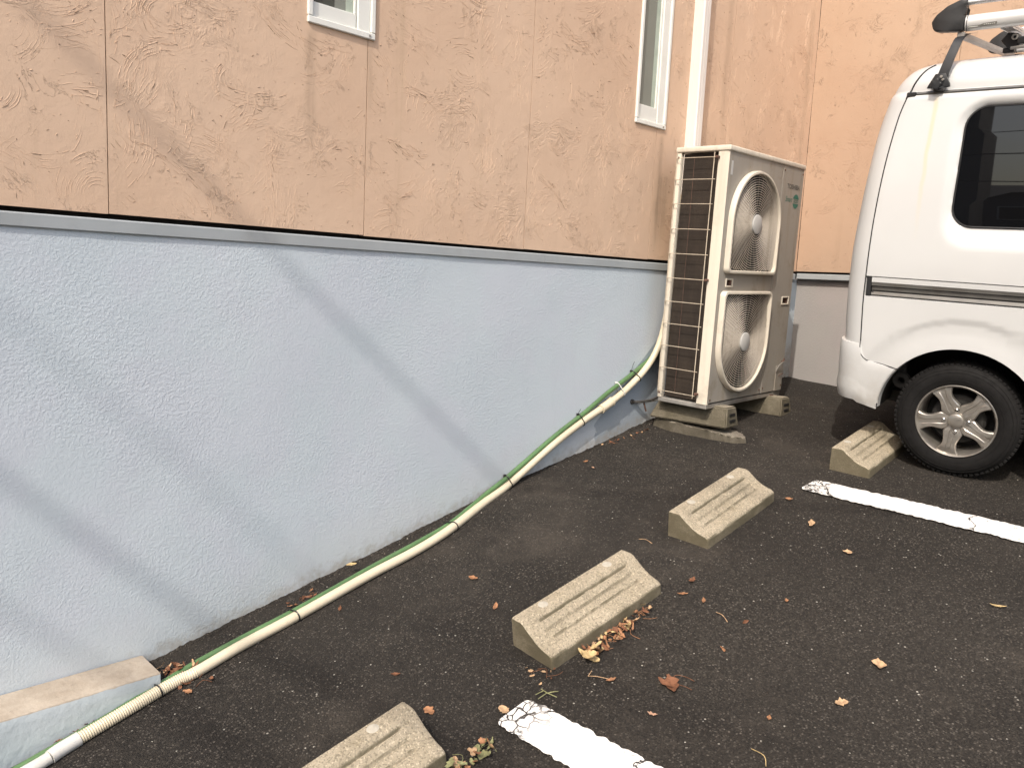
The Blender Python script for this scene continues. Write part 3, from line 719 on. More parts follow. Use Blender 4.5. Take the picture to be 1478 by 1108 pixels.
def text_mesh(body, size, shear=0., bold=0.):
    cu_ = bpy.data.curves.new('print', 'FONT'); cu_.body = body; cu_.size = size; cu_.shear = shear; cu_.offset = bold; cu_.align_x = 'CENTER'; cu_.align_y = 'CENTER'; cu_.resolution_u = 3
    o = link(bpy.data.objects.new('print', cu_)); bpy.context.view_layer.update()
    me = bpy.data.meshes.new_from_object(o.evaluated_get(bpy.context.evaluated_depsgraph_get())); bpy.data.objects.remove(o); bpy.data.curves.remove(cu_); return me
def letter(name, body, size, mat, parent, to, shear=0., bold=0., width=None):
    me = text_mesh(body, size, shear, bold)
    if width:
        xs_ = [v.co.x for v in me.vertices]; k = width/(max(xs_)-min(xs_)); 
        for v in me.vertices: v.co.x *= k
    for v in me.vertices: v.co = to(v.co.x, v.co.y)
    return fin_me(name, me, mat, parent, 0)
XF = AD+.0026
letter('maker_lettering', 'TOSHIBA', .036, M['ink'], ac, lambda a, b_: Vector((XF, .775+a, 1.207+b_)), 0, .0009, .168)
letter('feature_lettering', 'Smart', .042, M['inkgreen'], ac, lambda a, b_: Vector((XF, .728+a, 1.135+b_)), .25, 0, .088)
def roundel(b):
    for top in (1, -1):
        pts = [(.822+.040*math.cos(a), 1.130+.040*math.sin(a)) for a in [top*math.pi*(.11+.78*i/20) for i in range(21)]]
        vs = [b.verts.new((XF, p[0], p[1])) for p in pts]; b.faces.new(vs)
part('green_roundel', roundel, M['inkgreen'], smooth=0)
letter('feature_lettering', 'ECO', .026, M['inkgreen'], ac, lambda a, b_: Vector((XF+.0003, .822+a, 1.130+b_)), .1, .0004, .058)

# support blocks and pad
def block(loc, label, yaw):
    t = thing('support_block', label, 'concrete block', loc, Matrix.Rotation(yaw, 3, 'Z'), 'concrete blocks under the outdoor unit')
    b = BM(); L, hh = .47, .11
    A = [(-L/2, -.080, 0), (L/2, -.080, 0), (L/2, .080, 0), (-L/2, .080, 0)]; B = [(-L/2+.05, -.055, hh), (L/2-.012, -.055, hh), (L/2-.012, .055, hh), (-L/2+.05, .055, hh)]
    va = [b.verts.new(p) for p in A]; vb = [b.verts.new(p) for p in B]
    b.faces.new(va[::-1]); b.faces.new(vb)
    for i in range(4): b.faces.new((va[i], va[(i+1) % 4], vb[(i+1) % 4], vb[i]))
    bmesh.ops.bevel(b, geom=b.edges[:], offset=.007, segments=2, affect='EDGES')
    fin('block_body', b, M['block'], t)
    b = BM()
    for z in (.035, .068): box(b, (L/2-.008, -.034, z-.008), (L/2+.0005 if z < .05 else L/2-.003, .034, z+.008), .002)
    fin('end_slot', b, M['dark'], t)
    b = BM(); box(b, (L/2-.15, -.02, hh), (L/2-.10, .02, hh+.006)); lathe(b, [(0, .024), (.009, .024), (.009, .006)], lambda x, y, d: Vector((L/2-.125+x, y, hh+d)), 6)
    fin('anchor_bolt', b, M['rust'], t)
    return t
block((-2.415, 3.795, -.747), 'concrete block under the near end of the outdoor unit, bedded on a mortar pad', .10)
block((-2.43, 4.44, -.742), 'concrete block under the far end of the outdoor unit, standing straight on the asphalt', .06)
b = BM(); outl = [(p.x*(1+.05*noise.noise(p*30)), p.y*(1+.12*noise.noise(p*40+Vector((5, 0, 0))))) for p in spline([(-.25, -.09, 0), (-.08, -.105, 0), (.10, -.088, 0), (.22, -.075, 0), (.30, -.05, 0), (.325, .0, 0), (.28, .05, 0), (.20, .09, 0), (-.05, .10, 0), (-.25, .08, 0)], 5)]
prism(b, outl, -.06, .046, lambda p, d: Vector((p[0]*(1 if d < 0 else .93), p[1]*(1.08 if d < 0 else .93), d-.055*(p[0]+.25)+.006*noise.noise(Vector((p[0]*25, p[1]*25, d*9))))), .010)
pad = fin('mortar_pad', b, M['pad']); pad.location = (-2.40, 3.815, -.797); tag(pad, 'rough mortar pad spreading out under the near support block', 'mortar pad')

# ------------------------------------------------------------------ hoses
hp_ = [(-2.425, .40, .017), (-2.438, .555, .017), (-2.452, .613, .017), (-2.472, .765, .017), (-2.494, .954, .017), (-2.490, 1.033, .017), (-2.506, 1.198, .017), (-2.510, 1.409, .017), (-2.533, 1.734, .017), (-2.537, 1.97, .017), (-2.556, 2.166, .017)]
path = [(x, y, gz(x, y)+h) for x, y, h in hp_]
path += [(-2.625, 2.43, -1.040), (-2.655, 2.616, -.985), (-2.655, 2.921, -.822), (-2.655, 3.153, -.719), (-2.652, 3.32, -.655), (-2.648, 3.49, -.572), (-2.640, 3.66, -.445), (-2.632, 3.745, -.300), (-2.628, 3.785, -.10), (-2.628, 3.80, .10), (-2.628, 3.80, .35), (-2.600, 3.82, .5)]
hose = thing('drain_hose', 'cream drain hose, ribbed at its lower end, running along the wall to the outdoor unit', 'hose', (path[0][0], path[0][1], path[0][2]-.017))
h0 = Vector(hose.location)
SP = spline(path, 14)
# arc length parametrisation
def cum(P):
    L = [0]
    for a, b_ in zip(P[:-1], P[1:]): L.append(L[-1]+(b_-a).length)
    return L
def at(P, L, s):
    if s <= 0: return P[0].copy()
    for i in range(len(P)-1):
        if L[i+1] >= s: return P[i].lerp(P[i+1], (s-L[i])/(L[i+1]-L[i]+1e-9))
    return P[-1].copy()
LS = cum(SP)
def s_at_y(P, L, y):
    for i, p in enumerate(P):
        if p.y >= y: return L[i]
    return L[-1]
s_rib0, s_rib1 = s_at_y(SP, LS, .655), s_at_y(SP, LS, 1.02)
def seg(s0, s1, step): 
    n = max(2, int((s1-s0)/step)); return [at(SP, LS, s0+(s1-s0)*i/n)-h0 for i in range(n+1)]
def ribs(b):
    n = int((s_rib1-s_rib0)/.0018); P = [at(SP, LS, s_rib0+(s_rib1-s_rib0)*i/n)-h0 for i in range(n+1)]
    tube(b, P, lambda i: .0188+.0011*math.sin(i*.0018/.0072*2*math.pi), 16)
part('ribbed_section', ribs, M['hose'], hose, 60)
def cuffs(b):
    tube(b, seg(s_rib0-.085, s_rib0+.002, .02), .0215, 18); tube(b, seg(s_rib0-.16, s_rib0-.086, .02), .0185, 18); tube(b, seg(0, s_rib0-.161, .03), .0165, 16)
part('end_cuff', cuffs, M['cuff'], hose)
s_cpl = s_at_y(SP, LS, 3.30)
part('smooth_section', lambda b: tube(b, seg(s_rib1, s_cpl, .03), lambda i: .0188, 18), M['hose'], hose, 60)
part('upper_section', lambda b: tube(b, seg(s_cpl, LS[-1], .025), .0182, 18), M['hose'], hose, 60)
part('coupling', lambda b: (tube(b, seg(s_cpl-.035, s_cpl+.055, .02), .0235, 20), tube(b, seg(s_cpl-.040, s_cpl-.030, .01), .0255, 20), tube(b, seg(s_cpl+.047, s_cpl+.057, .01), .0255, 20)), M['hose'], hose, 30)
# green hose
gp = [(-2.458, .38), (-2.473, .527), (-2.494, .741), (-2.526, .944), (-2.541, 1.054), (-2.548, 1.222), (-2.552, 1.44), (-2.580, 1.78), (-2.588, 2.023), (-2.602, 2.219)]
gpath = [(x, y, gz(x, y)+.013) for x, y in gp]+[(-2.650, 2.469, -1.008), (-2.664, 2.624, -.948), (-2.664, 2.93, -.788), (-2.664, 3.161, -.682), (-2.664, 3.324, -.598), (-2.664, 3.497, -.520), (-2.664, 3.617, -.462), (-2.668, 3.72, -.41), (-2.668, 3.80, -.34), (-2.665, 3.92, -.26)]
gh = thing('green_hose', 'thin green hose strapped behind the cream hose along the wall', 'hose', (gpath[0][0], gpath[0][1], gpath[0][2]-.013))
g0 = Vector(gh.location); GS = spline(gpath, 10)
part('green_tube', lambda b: tube(b, [p-g0 for p in GS], .0122, 12), M['green'], gh, 60)
GL = cum(GS)
# cable ties round both hoses (parts of the drain hose)
for y, tail, mt in ((.905, .0, 'tie'), (1.40, .008, 'tie'), (2.19, .014, 'tie'), (2.60, .0, 'tie'), (3.12, .02, 'tie'), (3.43, .0, 'tiew'), (3.56, .045, 'tie')):
    a = at(SP, LS, s_at_y(SP, LS, y)); a2 = at(SP, LS, s_at_y(SP, LS, y)+.02); tdir = (a2-a).normalized()
    g = min(GS, key=lambda p: (p-a).length)
    g = g+tdir*((a-g).dot(tdir)); e = (g-a); dd = e.length; e = e.normalized() if dd > 1e-4 else Vector((0, 0, 1)); nn = tdir.cross(e)
    pts = []
    for k in range(13):
        an = -math.pi/2-math.pi*k/12; pts.append(a-h0+(e*math.sin(an+math.pi/2+math.pi/2)*0)+(e*-math.sin(math.pi*k/12)+nn*math.cos(math.pi*k/12))*.0202)
    for k in range(13): pts.append(g-h0+(e*math.sin(math.pi*k/12)-nn*math.cos(math.pi*k/12))*.0155)
    def tie(b):
        tube(b, pts, .0028, 6, closed=True)
        q = g-h0+e*.0165; box(b, q-Vector((.006, .006, .005)), q+Vector((.006, .006, .005)), .001)
        if tail: tube(b, [q, q+Vector((.004, .006, tail*.6+.004)), q+Vector((.010, .010, tail+.008))], .0013, 5)
    part('cable_tie', tie, M[mt], hose, 40)
# small pipes stubbing out of the wall beside the unit
sp_ = thing('wall_pipe', 'thin dark pipe with a rusty stub leaving the wall under the outdoor unit', 'pipe', (XW, 3.575, -.66))
part('pipe_run', lambda b: tube(b, spline([(-.005, 0, .002), (.03, .02, .002), (.06, .10, .012), (.07, .19, .030), (.10, .30, .035)], 6), .0065, 10), M['pipe'], sp_)
part('pipe_run', lambda b: tube(b, spline([(.005, .03, -.008), (.05, .09, -.002), (.08, .20, .018), (.12, .30, .02)], 6), .004, 8), M['steel'], sp_)
part('pipe_stub', lambda b: tube(b, [(.035, .062, .004), (.040, .085, -.055)], .005, 8), M['rust'], sp_)
part('pipe_flange', lambda b: lathe(b, [(0, .012), (.012, .012), (.015, 0)], lambda x, y, d: Vector((d, x, y)), 14), M['pipe'], sp_)

# ------------------------------------------------------------------ wheel stops
def stop_mesh():
    L = .58; prof = [(-.095, 0), (-.092, .112), (-.086, .118), (-.045, .120), (-.035, .116)]
    for i in range(1, 9):
        t = i/8; prof.append((-.035+.115*t, .116-.062*(t+.19*math.sin(math.pi*t))))
    prof += [(.090, .048), (.095, .040), (.097, 0)]
    b = BM(); ys_ = [-L/2, -L/2+.006]+[-L/2+.006+(L-.012)*i/60 for i in range(1, 60)]+[L/2-.006, L/2]
    rings = []
    fine = []
    for (x0, z0), (x1, z1) in zip(prof[:-1], prof[1:]):
        n = max(1, int(math.hypot(x1-x0, z1-z0)/.0030))
        for k in range(n): fine.append((x0+(x1-x0)*k/n, z0+(z1-z0)*k/n))
    fine.append(prof[-1])
    for j, y in enumerate(ys_):
        e = 0 if 0 < j < len(ys_)-1 else 1; row = []
        for x, z in fine:
            gr = 0
            if -L/2+.062 < y < L/2-.062 and z > .02:
                for gx, w, d in ((-.020, .0050, .0085), (.010, .0050, .0085), (.040, .0050, .0075)):
                    gr = max(gr, d*max(0, 1-(abs(x-gx)/w)**2))
            n = noise.noise(Vector((x*22, y*22, z*22)))*.0016+noise.noise(Vector((x*70, y*70, z*70)))*.0009
            k = 1-.03*e
            row.append(b.verts.new((x*k+n, y, max(0, z-gr-(.004*e if z > .02 else 0)+n))))
        rings.append(row)
    for A, B in zip(rings[:-1], rings[1:]):
        for i in range(len(A)-1): b.faces.new((A[i], A[i+1], B[i+1], B[i]))
    for A in (rings[0], rings[-1]): b.faces.new(A)
    me = bpy.data.meshes.new('stop_body'); bmesh.ops.recalc_face_normals(b, faces=b.faces); b.to_mesh(me); b.free(); return me
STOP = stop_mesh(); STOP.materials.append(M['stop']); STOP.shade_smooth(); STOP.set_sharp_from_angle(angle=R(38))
bp = BM(); lathe(bp, [(0, .1215), (.015, .1215), (.018, .1198)], lambda x, y, d: Vector((x, y, d)), 18)
for v in bp.verts: v.co.x *= 1+.1*noise.noise(v.co*80)
PL = bpy.data.meshes.new('mortar_plug'); bp.to_mesh(PL); bp.free(); PL.materials.append(M['plug']); PL.shade_smooth()
def stop(far_x, far_y, near_x, near_y, label, width=.192):
    """front bottom edge runs from near to far end"""
    f = Vector((far_x, far_y, gz(far_x, far_y))); n = Vector((near_x, near_y, gz(near_x, near_y)))
    ay = (f-n).normalized(); nz = gnorm((far_x+near_x)/2, (far_y+near_y)/2); nz = (nz-ay*nz.dot(ay)).normalized(); axx = ay.cross(nz)
    rot = Matrix((axx, ay, nz)).transposed(); c = (f+n)/2-axx*.096-nz*.004
    t = thing('wheel_stop', label, 'wheel stop', c, rot, 'concrete wheel stops in the parking bays')
    o = link(bpy.data.objects.new('stop_body', STOP)); o.parent = t; o.scale = (1, (f-n).length/.58, 1)
    for y in (-.165, .165):
        p = link(bpy.data.objects.new('mortar_plug', PL)); p.parent = t; p.location = (-.060, y, 0)
    return t
stop(-1.555, 1.345, -1.555, .775, 'concrete wheel stop cut off by the bottom edge of the photo')
stop(-1.582, 2.372, -1.603, 1.818, 'concrete wheel stop with dry leaves heaped along its front edge')
stop(-1.643, 3.299, -1.619, 2.730, 'concrete wheel stop nearest the left end of the far bay line')
stop(-1.455, 4.33, -1.417, 3.765, 'concrete wheel stop against the rear tyre of the van')

# ------------------------------------------------------------------ van
EX = Vector((0.9952362, 0.09088379, -0.03528525)); EY = Vector((-0.08466815, 0.98515347, 0.14934507)); EZ = Vector((0.04833443, -0.14564609, 0.98815535))
VR = Matrix((EX, EY, EZ)).transposed()
van = thing('van', 'white minivan with blackened side glass reversed into the corner bay', 'van', (-1.16705, 4.04632, -.82980), VR)
def vs(w): return -.030+.11*(max(0, w-.95)/.8)**1.5+(.018*((.62-w)/.3)**2 if w < .62 else 0)
def sd_rr(u, w, u0, u1, w0, w1, r):
    cx, cy = (u0+u1)/2, (w0+w1)/2; qx, qy = abs(u-cx)-(u1-u0)/2+r, abs(w-cy)-(w1-w0)/2+r
    return math.hypot(max(qx, 0), max(qy, 0))+min(max(qx, qy), 0)-r
WG = (-.120, .86, 1.153, 1.655, .085)
def feat(u, w):
    """inward offset (+) of the near side skin"""
    o = 0.
    d1 = sd_rr(u, w, -.158, .93, 1.057, 1.685, .13); d2 = sd_rr(u, w, *WG)
    if d1 < 0: o += .020*min(1, -d1/max(1e-6, (-d1+max(0, d2))))
    if d2 < -.006: o += .03
    if w > .8 and w < .94 and u > -.437 and u < 1.95:
        if .822 <= w <= .916: o += .024
    for cxw in (0, 2.35):
        r = math.hypot(u-cxw, w-.27)
        if w > .27: o += .0065*sstep(.472, .464, r)*sstep(.352, .42, r)
    return o
ZW = [.30, .32, .345, .37, .40, .43, .46, .49, .52, .55, .58, .61, .64, .67, .685, .70, .715, .73, .745, .76, .79, .8195, .8215, .8225, .87, .9155, .9165, .9185, .94, .97, 1.0, 1.03, 1.045]+[1.058+i*.0125 for i in range(52)]+[1.715]
UR = [(.30, -.50), (.45, -.53), (.60, -.548), (.78, -.555), (.92, -.553), (1.03, -.55), (1.25, -.535), (1.39, -.523), (1.53, -.508), (1.64, -.488), (1.74, -.462), (1.80, -.428), (1.845, -.375), (1.866, -.28), (1.88, .0)]
UF = [(.3, 2.80), (.6, 2.835), (.95, 2.80), (1.1, 2.72), (1.4, 2.47), (1.7, 2.18), (1.8, 2.02), (1.85, 1.85), (1.88, 1.5)]
_up = spline([(0, y, z) for y, z in ((.100, 1.735), (.103, 1.765), (.115, 1.80), (.140, 1.83), (.185, 1.852), (.25, 1.866), (.36, 1.875), (.52, 1.881))], 3)
ring_def = [(w, vs(w), 0) for w in ZW]+[(1.728, .088, 0)]+[(p.z, p.y, 1) for p in _up]
_ur = spline([(u, 0, w) for w, u in UR], 6); UR = sorted({round(p.z, 5): p.x for p in _ur}.items())
VC = .70
unear = seq((0, .60, .0125), (.60, 3.0, .06))
def ring_pts(w, sv, top):
    ur = interp(w, [a for a, _ in UR], [c for _, c in UR]); uf = interp(w, [a for a, _ in UF], [c for _, c in UF])
    rc = min(.12, (VC-sv)*.8, .35*(uf-ur)); pts = []
    for i in range(12):                                                   # near rear corner, from rear face to side
        a = math.pi/2*i/12; pts.append((ur+rc-rc*math.cos(a), sv+rc-rc*math.sin(a), 0))
    for i in range(len(unear)):
        t = unear[i]/3.0; u = (ur+rc)+(uf-.1-rc-(ur+rc))*0+unear[i]
        pts.append((u, sv, 1))
    k = [p for p in pts if p[0] <= uf-rc-.01 or p[2] == 0]
    # resample to constant count: clamp u
    pts = [(min(p[0], uf-rc), p[1], p[2]) for p in pts]
    for i in range(1, 9):
        a = math.pi/2*i/8; pts.append((uf-rc+rc*math.sin(a), sv+rc-rc*math.cos(a), 0))
    nfar = len(pts)
    far = [(u, 2*VC-v, 0) for u, v, f in pts[::-1][::1]]
    return pts, far
b = BM(); rings = []
NEARU = None
for w, sv, top in ring_def:
    near, far = ring_pts(w, sv, top); row = []
    for u, v, f in near:
        o = feat(u, w) if (f and not top) else 0
        row.append(b.verts.new((u, v+o, w)))
    for u, v, f in far[::1]: row.append(b.verts.new((u, v, w)))
    rings.append(row)
ARCH = .345
for A, B in zip(rings[:-1], rings[1:]):
    n = len(A)
    for i in range(n):
        q = (A[i], A[(i+1) % n], B[(i+1) % n], B[i])
        if len({tuple(round(c, 5) for c in v.co) for v in q}) < 3: continue
        c = sum((v.co for v in q), Vector())/4
        if any(math.hypot(c.x-cx, c.z-.27) < ARCH for cx in (0, 2.35)): continue
        try: b.faces.new(q)
        except ValueError: pass
b.faces.new(rings[-1]); bmesh.ops.remove_doubles(b, verts=b.verts, dist=.0004)
for v in b.verts:                                                         # round the arch edges exactly
    for cx in (0, 2.35):
        dx, dz = v.co.x-cx, v.co.z-.27; r = math.hypot(dx, dz)
        if abs(r-ARCH) < .03 and any(e.is_boundary for e in v.link_edges) and v.co.z > .305:
            v.co.x = cx+dx/r*ARCH; v.co.z = .27+dz/r*ARCH
bmesh.ops.delete(b, geom=[v for v in b.verts if not v.link_faces], context='VERTS')
body = fin('body', b, M['van'], van, 50)
# arch lips turned inward, wheel wells, underbody
def arch_lip(b, cx, side):
    for vv in (0,):
        A = []; B = []
        for i in range(41):
            a = math.pi*(.0+1.0*i/40); u, w = cx+ARCH*math.cos(a), .27+ARCH*math.sin(a)
            w = max(w, .28); s_ = vs(w)
            if side: s_ = 2*VC-vs(w)
            A.append(b.verts.new((u, s_-.0005 if not side else s_, w))); B.append(b.verts.new((cx+(ARCH-.004)*math.cos(a), s_+(.035 if not side else -.035), max(.28, .27+(ARCH-.004)*math.sin(a)))))
        for i in range(40): b.faces.new((A[i], A[i+1], B[i+1], B[i]))
for cx_ in (0, 2.35):
    for s_ in (0, 1): part('arch_lip', lambda b: arch_lip(b, cx_, s_), M['van'], van, 60)
def wells(b, cx, v0, v1):
    for _ in (0,):
        for _ in (0,):
            A = []; B = []
            for i in range(25):
                a = math.pi*i/24; A.append(b.verts.new((cx+.352*math.cos(a), v0, .27+.352*math.sin(a)))); B.append(b.verts.new((cx+.352*math.cos(a), v1, .27+.352*math.sin(a))))
            for i in range(24): b.faces.new((A[i], A[i+1], B[i+1], B[i]))
            b.faces.new(B if v0 < .5 else A)
for cx_ in (0, 2.35):
    for v0_, v1_ in ((.002, .36), (1.04, 1.398)): part('wheel_well', lambda b: wells(b, cx_, v0_, v1_), M['under'], van, 60)
def under(b):
    box(b, (-.30, .36, .27), (2.70, 1.04, .45)); box(b, (.40, .03, .28), (1.95, .359, .42)); box(b, (.40, 1.041, .28), (1.95, 1.37, .42)); box(b, (-.47, .05, .33), (-.352, 1.35, .44))
    tube(b, [(0, .1, .27), (0, 1.3, .27)], .045, 12); box(b, (-.30, .62, .20), (.2, .80, .26), .02)
part('underbody', under, M['under'], van)
part('mud_bracket', lambda b: (box(b, (-.30, .10, .41), (-.262, .14, .52), .005), lathe(b, [(.018, .0), (.038, .0), (.038, .03), (.018, .03)], lambda x, y, d: Vector((-.272+x, .085+d, .405+y)), 16)), M['under'], van)
part('spring_hanger', lambda b: (box(b, (-.42, .24, .25), (-.25, .30, .32), .01), tube(b, [(-.40, .27, .30), (.3, .27, .24)], .02, 8)), M['under'], van)
# seams: dark recess strips laid 1 mm proud of the skin
def ribbon(name, pts, wd, mat, off=.0012, fnv=None):
    b = BM(); P = [Vector((u, (vs(w)+feat(u, w)-off), w)) for u, w in pts]; A = []
    for i, p in enumerate(P):
        t = (P[min(i+1, len(P)-1)]-P[max(i-1, 0)]).normalized(); sdv = Vector((-t.z, 0, t.x)).normalized()*wd/2
        a1 = p+sdv; a2 = p-sdv
        for a_ in (a1, a2): a_.y = vs(a_.z)+feat(p.x, p.z)-off+corner(a_.x, a_.z)
        A.append((b.verts.new(a1), b.verts.new(a2)))
    for a_, c_ in zip(A[:-1], A[1:]): b.faces.new((a_[0], a_[1], c_[1], c_[0]))
    return fin(name, b, mat, van, 60)
def corner(u, w):
    ur = interp(w, [a for a, _ in UR], [c for _, c in UR]); rc = .12; d = (ur+rc)-u
    if w > 1.72: return 0
    return rc-math.sqrt(max(0, rc*rc-d*d)) if d > 0 else 0
def v_at(u, w):
    sv = interp(w, [a[0] for a in ring_def], [a[1] for a in ring_def]); ur = interp(w, [a for a, _ in UR], [c for _, c in UR]); rc = .12; d = ur+rc-u
    return sv+(rc-math.sqrt(max(0, rc*rc-min(d, rc)**2)) if d > 0 else 0)
def poly2(P, n=6): return [(p.x, p.z) for p in spline([(u, 0, w) for u, w in P], n)]
tail = [(-.375, 1.705), (-.397, 1.62), (-.424, 1.42), (-.440, 1.18), (-.446, .93), (-.448, .80), (-.444, .66), (-.442, .60)]
ribbon('tailgate_seam', poly2(tail), .0055, M['seal'])
# over the roof shoulder the seam runs on as a raised black strip
part('tailgate_seam', lambda b: tube(b, [(u, v_at(u, w), w) for u, w in poly2([(-.376, 1.705), (-.366, 1.74), (-.350, 1.78), (-.325, 1.82), (-.295, 1.846)], 5)], .0040, 6), M['seal'], van)
ribbon('bumper_seam', poly2([(-.442, .60), (-.438, .545), (-.405, .512), (-.344, .502), (-.262, .487)]), .004, M['seal'], .0045)
ribbon('door_seam', poly2([(.98, 1.70), (.985, 1.2), (.99, .85), (.97, .5), (.96, .32)]), .005, M['seal'])
ribbon('door_seam', poly2([(1.93, 1.55), (2.0, 1.2), (2.02, .85), (1.97, .62)]), .005, M['seal'])
# side glass
def glass(b, rr, dv, off=.017, nside=None):
    u0, u1, w0, w1, r = rr; ring0 = []
    for cx, cy, a0 in ((u1-r, w1-r, 0), (u0+r, w1-r, 90), (u0+r, w0+r, 180), (u1-r, w0+r, 270)):
        for i in range(9): a = R(a0+90*i/8); ring0.append((cx+r*math.cos(a), cy+r*math.sin(a)))
    cxy = ((u0+u1)/2, (w0+w1)/2); prev = None
    for k in range(8, 0, -1):
        s_ = k/8; row = [b.verts.new((cxy[0]+(p[0]-cxy[0])*s_, vs(cxy[1]+(p[1]-cxy[1])*s_)+off+dv, cxy[1]+(p[1]-cxy[1])*s_)) for p in ring0]
        if prev:
            for i in range(len(row)): b.faces.new((prev[i], prev[(i+1) % len(row)], row[(i+1) % len(row)], row[i]))
        prev = row
    c = b.verts.new((cxy[0], vs(cxy[1])+off+dv, cxy[1]))
    for i in range(len(prev)): b.faces.new((prev[i], prev[(i+1) % len(prev)], c))
    return ring0
part('side_window', lambda b: glass(b, WG, 0), M['vglass'], van, 60)
def seal(b, rr, off):
    bb = BM(); r0 = glass(bb, rr, 0); bb.free(); tube(b, [(u, vs(w)+off, w) for u, w in r0], .0045, 6, closed=True)
part('window_seal', lambda b: seal(b, WG, .017), M['seal'], van, 60)
WF = (1.10, 1.88, 1.10, 1.62, .08)
part('side_window', lambda b: glass(b, WF, 0, -.002), M['vglass'], van, 60)
# slide rail channel
def rs(name, w0, w1, o0, o1, mat, u0=-.418):
    def f(b):
        us = seq((u0, 1.94, .2))
        for wa, wb in ((w0, w1),):
            va = [[b.verts.new((u, vs(wa)+o, ww)) for u in us] for ww, o in ((wa, .023), (wa, o0), (wb, o1), (wb, .023))]
            for A, B in zip(va[:-1], va[1:]):
                for i in range(len(us)-1): b.faces.new((A[i], A[i+1], B[i+1], B[i]))
            b.faces.new([r_[0] for r_ in va]); b.faces.new([r_[-1] for r_ in va][::-1])
    part(name, f, mat, van, 20)
rs('rail_cover', .889, .912, .003, .002, M['van'])
rs('rail_shadow_gap', .9125, .9150, .016, .016, M['seal'])
rs('slide_rail', .872, .8875, .006, .004, M['rail'])
rs('rail_shadow_gap', .868, .8715, .018, .018, M['seal'])
rs('slide_rail', .850, .8675, .016, .014, M['rail'])
rs('rail_shadow_gap', .8435, .8495, .020, .020, M['seal'])
rs('slide_rail', .829, .843, .008, .014, M['rail'])
rs('rail_shadow_gap', .8235, .8285, .018, .018, M['seal'])
part('rail_end_cap', lambda b: (box(b, (-.440, -.029, .8225), (-.4195, -.002, .9165), .002), box(b, (-.419, -.018, .838), (-.408, -.006, .848), .002)), M['black'], van)
# rear bumper wrapping the corner
def bumper(b):
    rows = []; NP = 70
    levels = [0, .08, .22, .36, .40, .44, .6, .8, .93, 1.0]
    for k, f in enumerate(levels):
        row = []
        for side in (0, 1):
            pts = []
            for i in range(15):                                          # side part from the arch back
                t = i/14; w = .275+(.49-.275)*f; u0 = -math.sqrt(max(.01, .349**2-(w-.27)**2)); u = u0+(-.44-u0)*t
                wt = interp(-u, [.25, .345, .405, .432, .440], [.487, .500, .510, .545, .588]); wb = interp(-u, [.30, .345, .50], [.270, .268, .300])
                w = wb+(wt-wb)*f; pts.append((u, -.034+(.018*((.62-w)/.3)**2), w))
            for i in range(1, 13):                                        # corner
                a = math.pi/2*i/12; rc = .125; w = .30+(.588-.30)*f
                pts.append((-.445-rc*math.sin(a), -.034+rc-rc*math.cos(a)+(.018*((.62-w)/.3)**2), w))
            for i in range(1, 8): pts.append((-.570-.012*math.sin(math.pi*i/16), .091+(VC-.091)*i/7, .30+(.588-.30)*f))
            out = []
            for (u, v, w) in pts:
                lip = .0065 if f < .2 else (.006 if f <= .23 else 0)
                lip -= .010*max(0, (.2-f)/.2)**1.5
                if u > -.40: lip *= .4
                c = Vector((-.35, .12, 0)); dd = Vector((u, v, 0))-c
                if u < -.44 and v < .1: dd.normalize(); u += dd.x*lip; v += dd.y*lip
                elif v >= .09: u -= lip
                else: v -= lip
                tuck = .0 if f < .97 else .004
                out.append((u+tuck*(u < -.5), v+tuck, w))
            if side: out = [(u, 2*VC-v, w) for u, v, w in out[:-1][::-1]]
            row += out
        rows.append([b.verts.new(p) for p in row])
    # top shelf turned inwards
    top = [b.verts.new((v.co.x+(.055 if v.co.x < -.44 else 0), VC+(v.co.y-VC)*(.985 if v.co.x > -.44 else .93), v.co.z+.004)) for v in rows[-1]]
    rows.append(top); bot = [b.verts.new((v.co.x+(.03 if v.co.x < -.5 else 0), VC+(v.co.y-VC)*.985, v.co.z+.004)) for v in rows[0]]
    rows.insert(0, bot)
    for A, B in zip(rows[:-1], rows[1:]):
        for i in range(len(A)-1): b.faces.new((A[i], A[i+1], B[i+1], B[i]))
part('rear_bumper', bumper, M['van'], van, 35)
# rear face details, seen only from behind
part('rear_window', lambda b: (lambda vs_: b.faces.new([b.verts.new(p) for p in vs_]))([(-.539, .22, 1.20), (-.539, 1.18, 1.20), (-.500, 1.14, 1.60), (-.500, .26, 1.60)]), M['vglass'], van)
M['redlamp'] = plain('tail_lamp_red', (.35, .02, .02), .2)
for v in (.13, 1.2): part('tail_lamp', lambda b: box(b, (-.565, v, .66), (-.540, v+.07, .86), .01), M['redlamp'], van)
# roof gutter strip
part('roof_gutter', lambda b: prism(b, [(.076, 1.716), (.072, 1.724), (.080, 1.732), (.100, 1.730), (.100, 1.716)], -.335, 2.05, lambda p, s: Vector((s, p[0], p[1]))), M['rail'], van)
part('gutter_end', lambda b: box(b, (-.376, .069, 1.712), (-.336, .092, 1.7325), .004), M['black'], van)
# windscreen and headlamps
part('windscreen', lambda b: (lambda q: b.faces.new([b.verts.new(p) for p in q]))([(2.735, .16, 1.10), (2.735, 1.24, 1.10), (2.215, 1.18, 1.68), (2.215, .22, 1.68)]), M['vglass'], van)
for v in (.02, 1.22): part('headlight', lambda b: box(b, (2.78, v, .68), (2.845, v+.16, .84), .02, 2), M['chrome'], van)
part('front_bumper', lambda b: box(b, (2.70, -.02, .28), (2.87, 1.42, .52), .04, 3), M['van'], van)
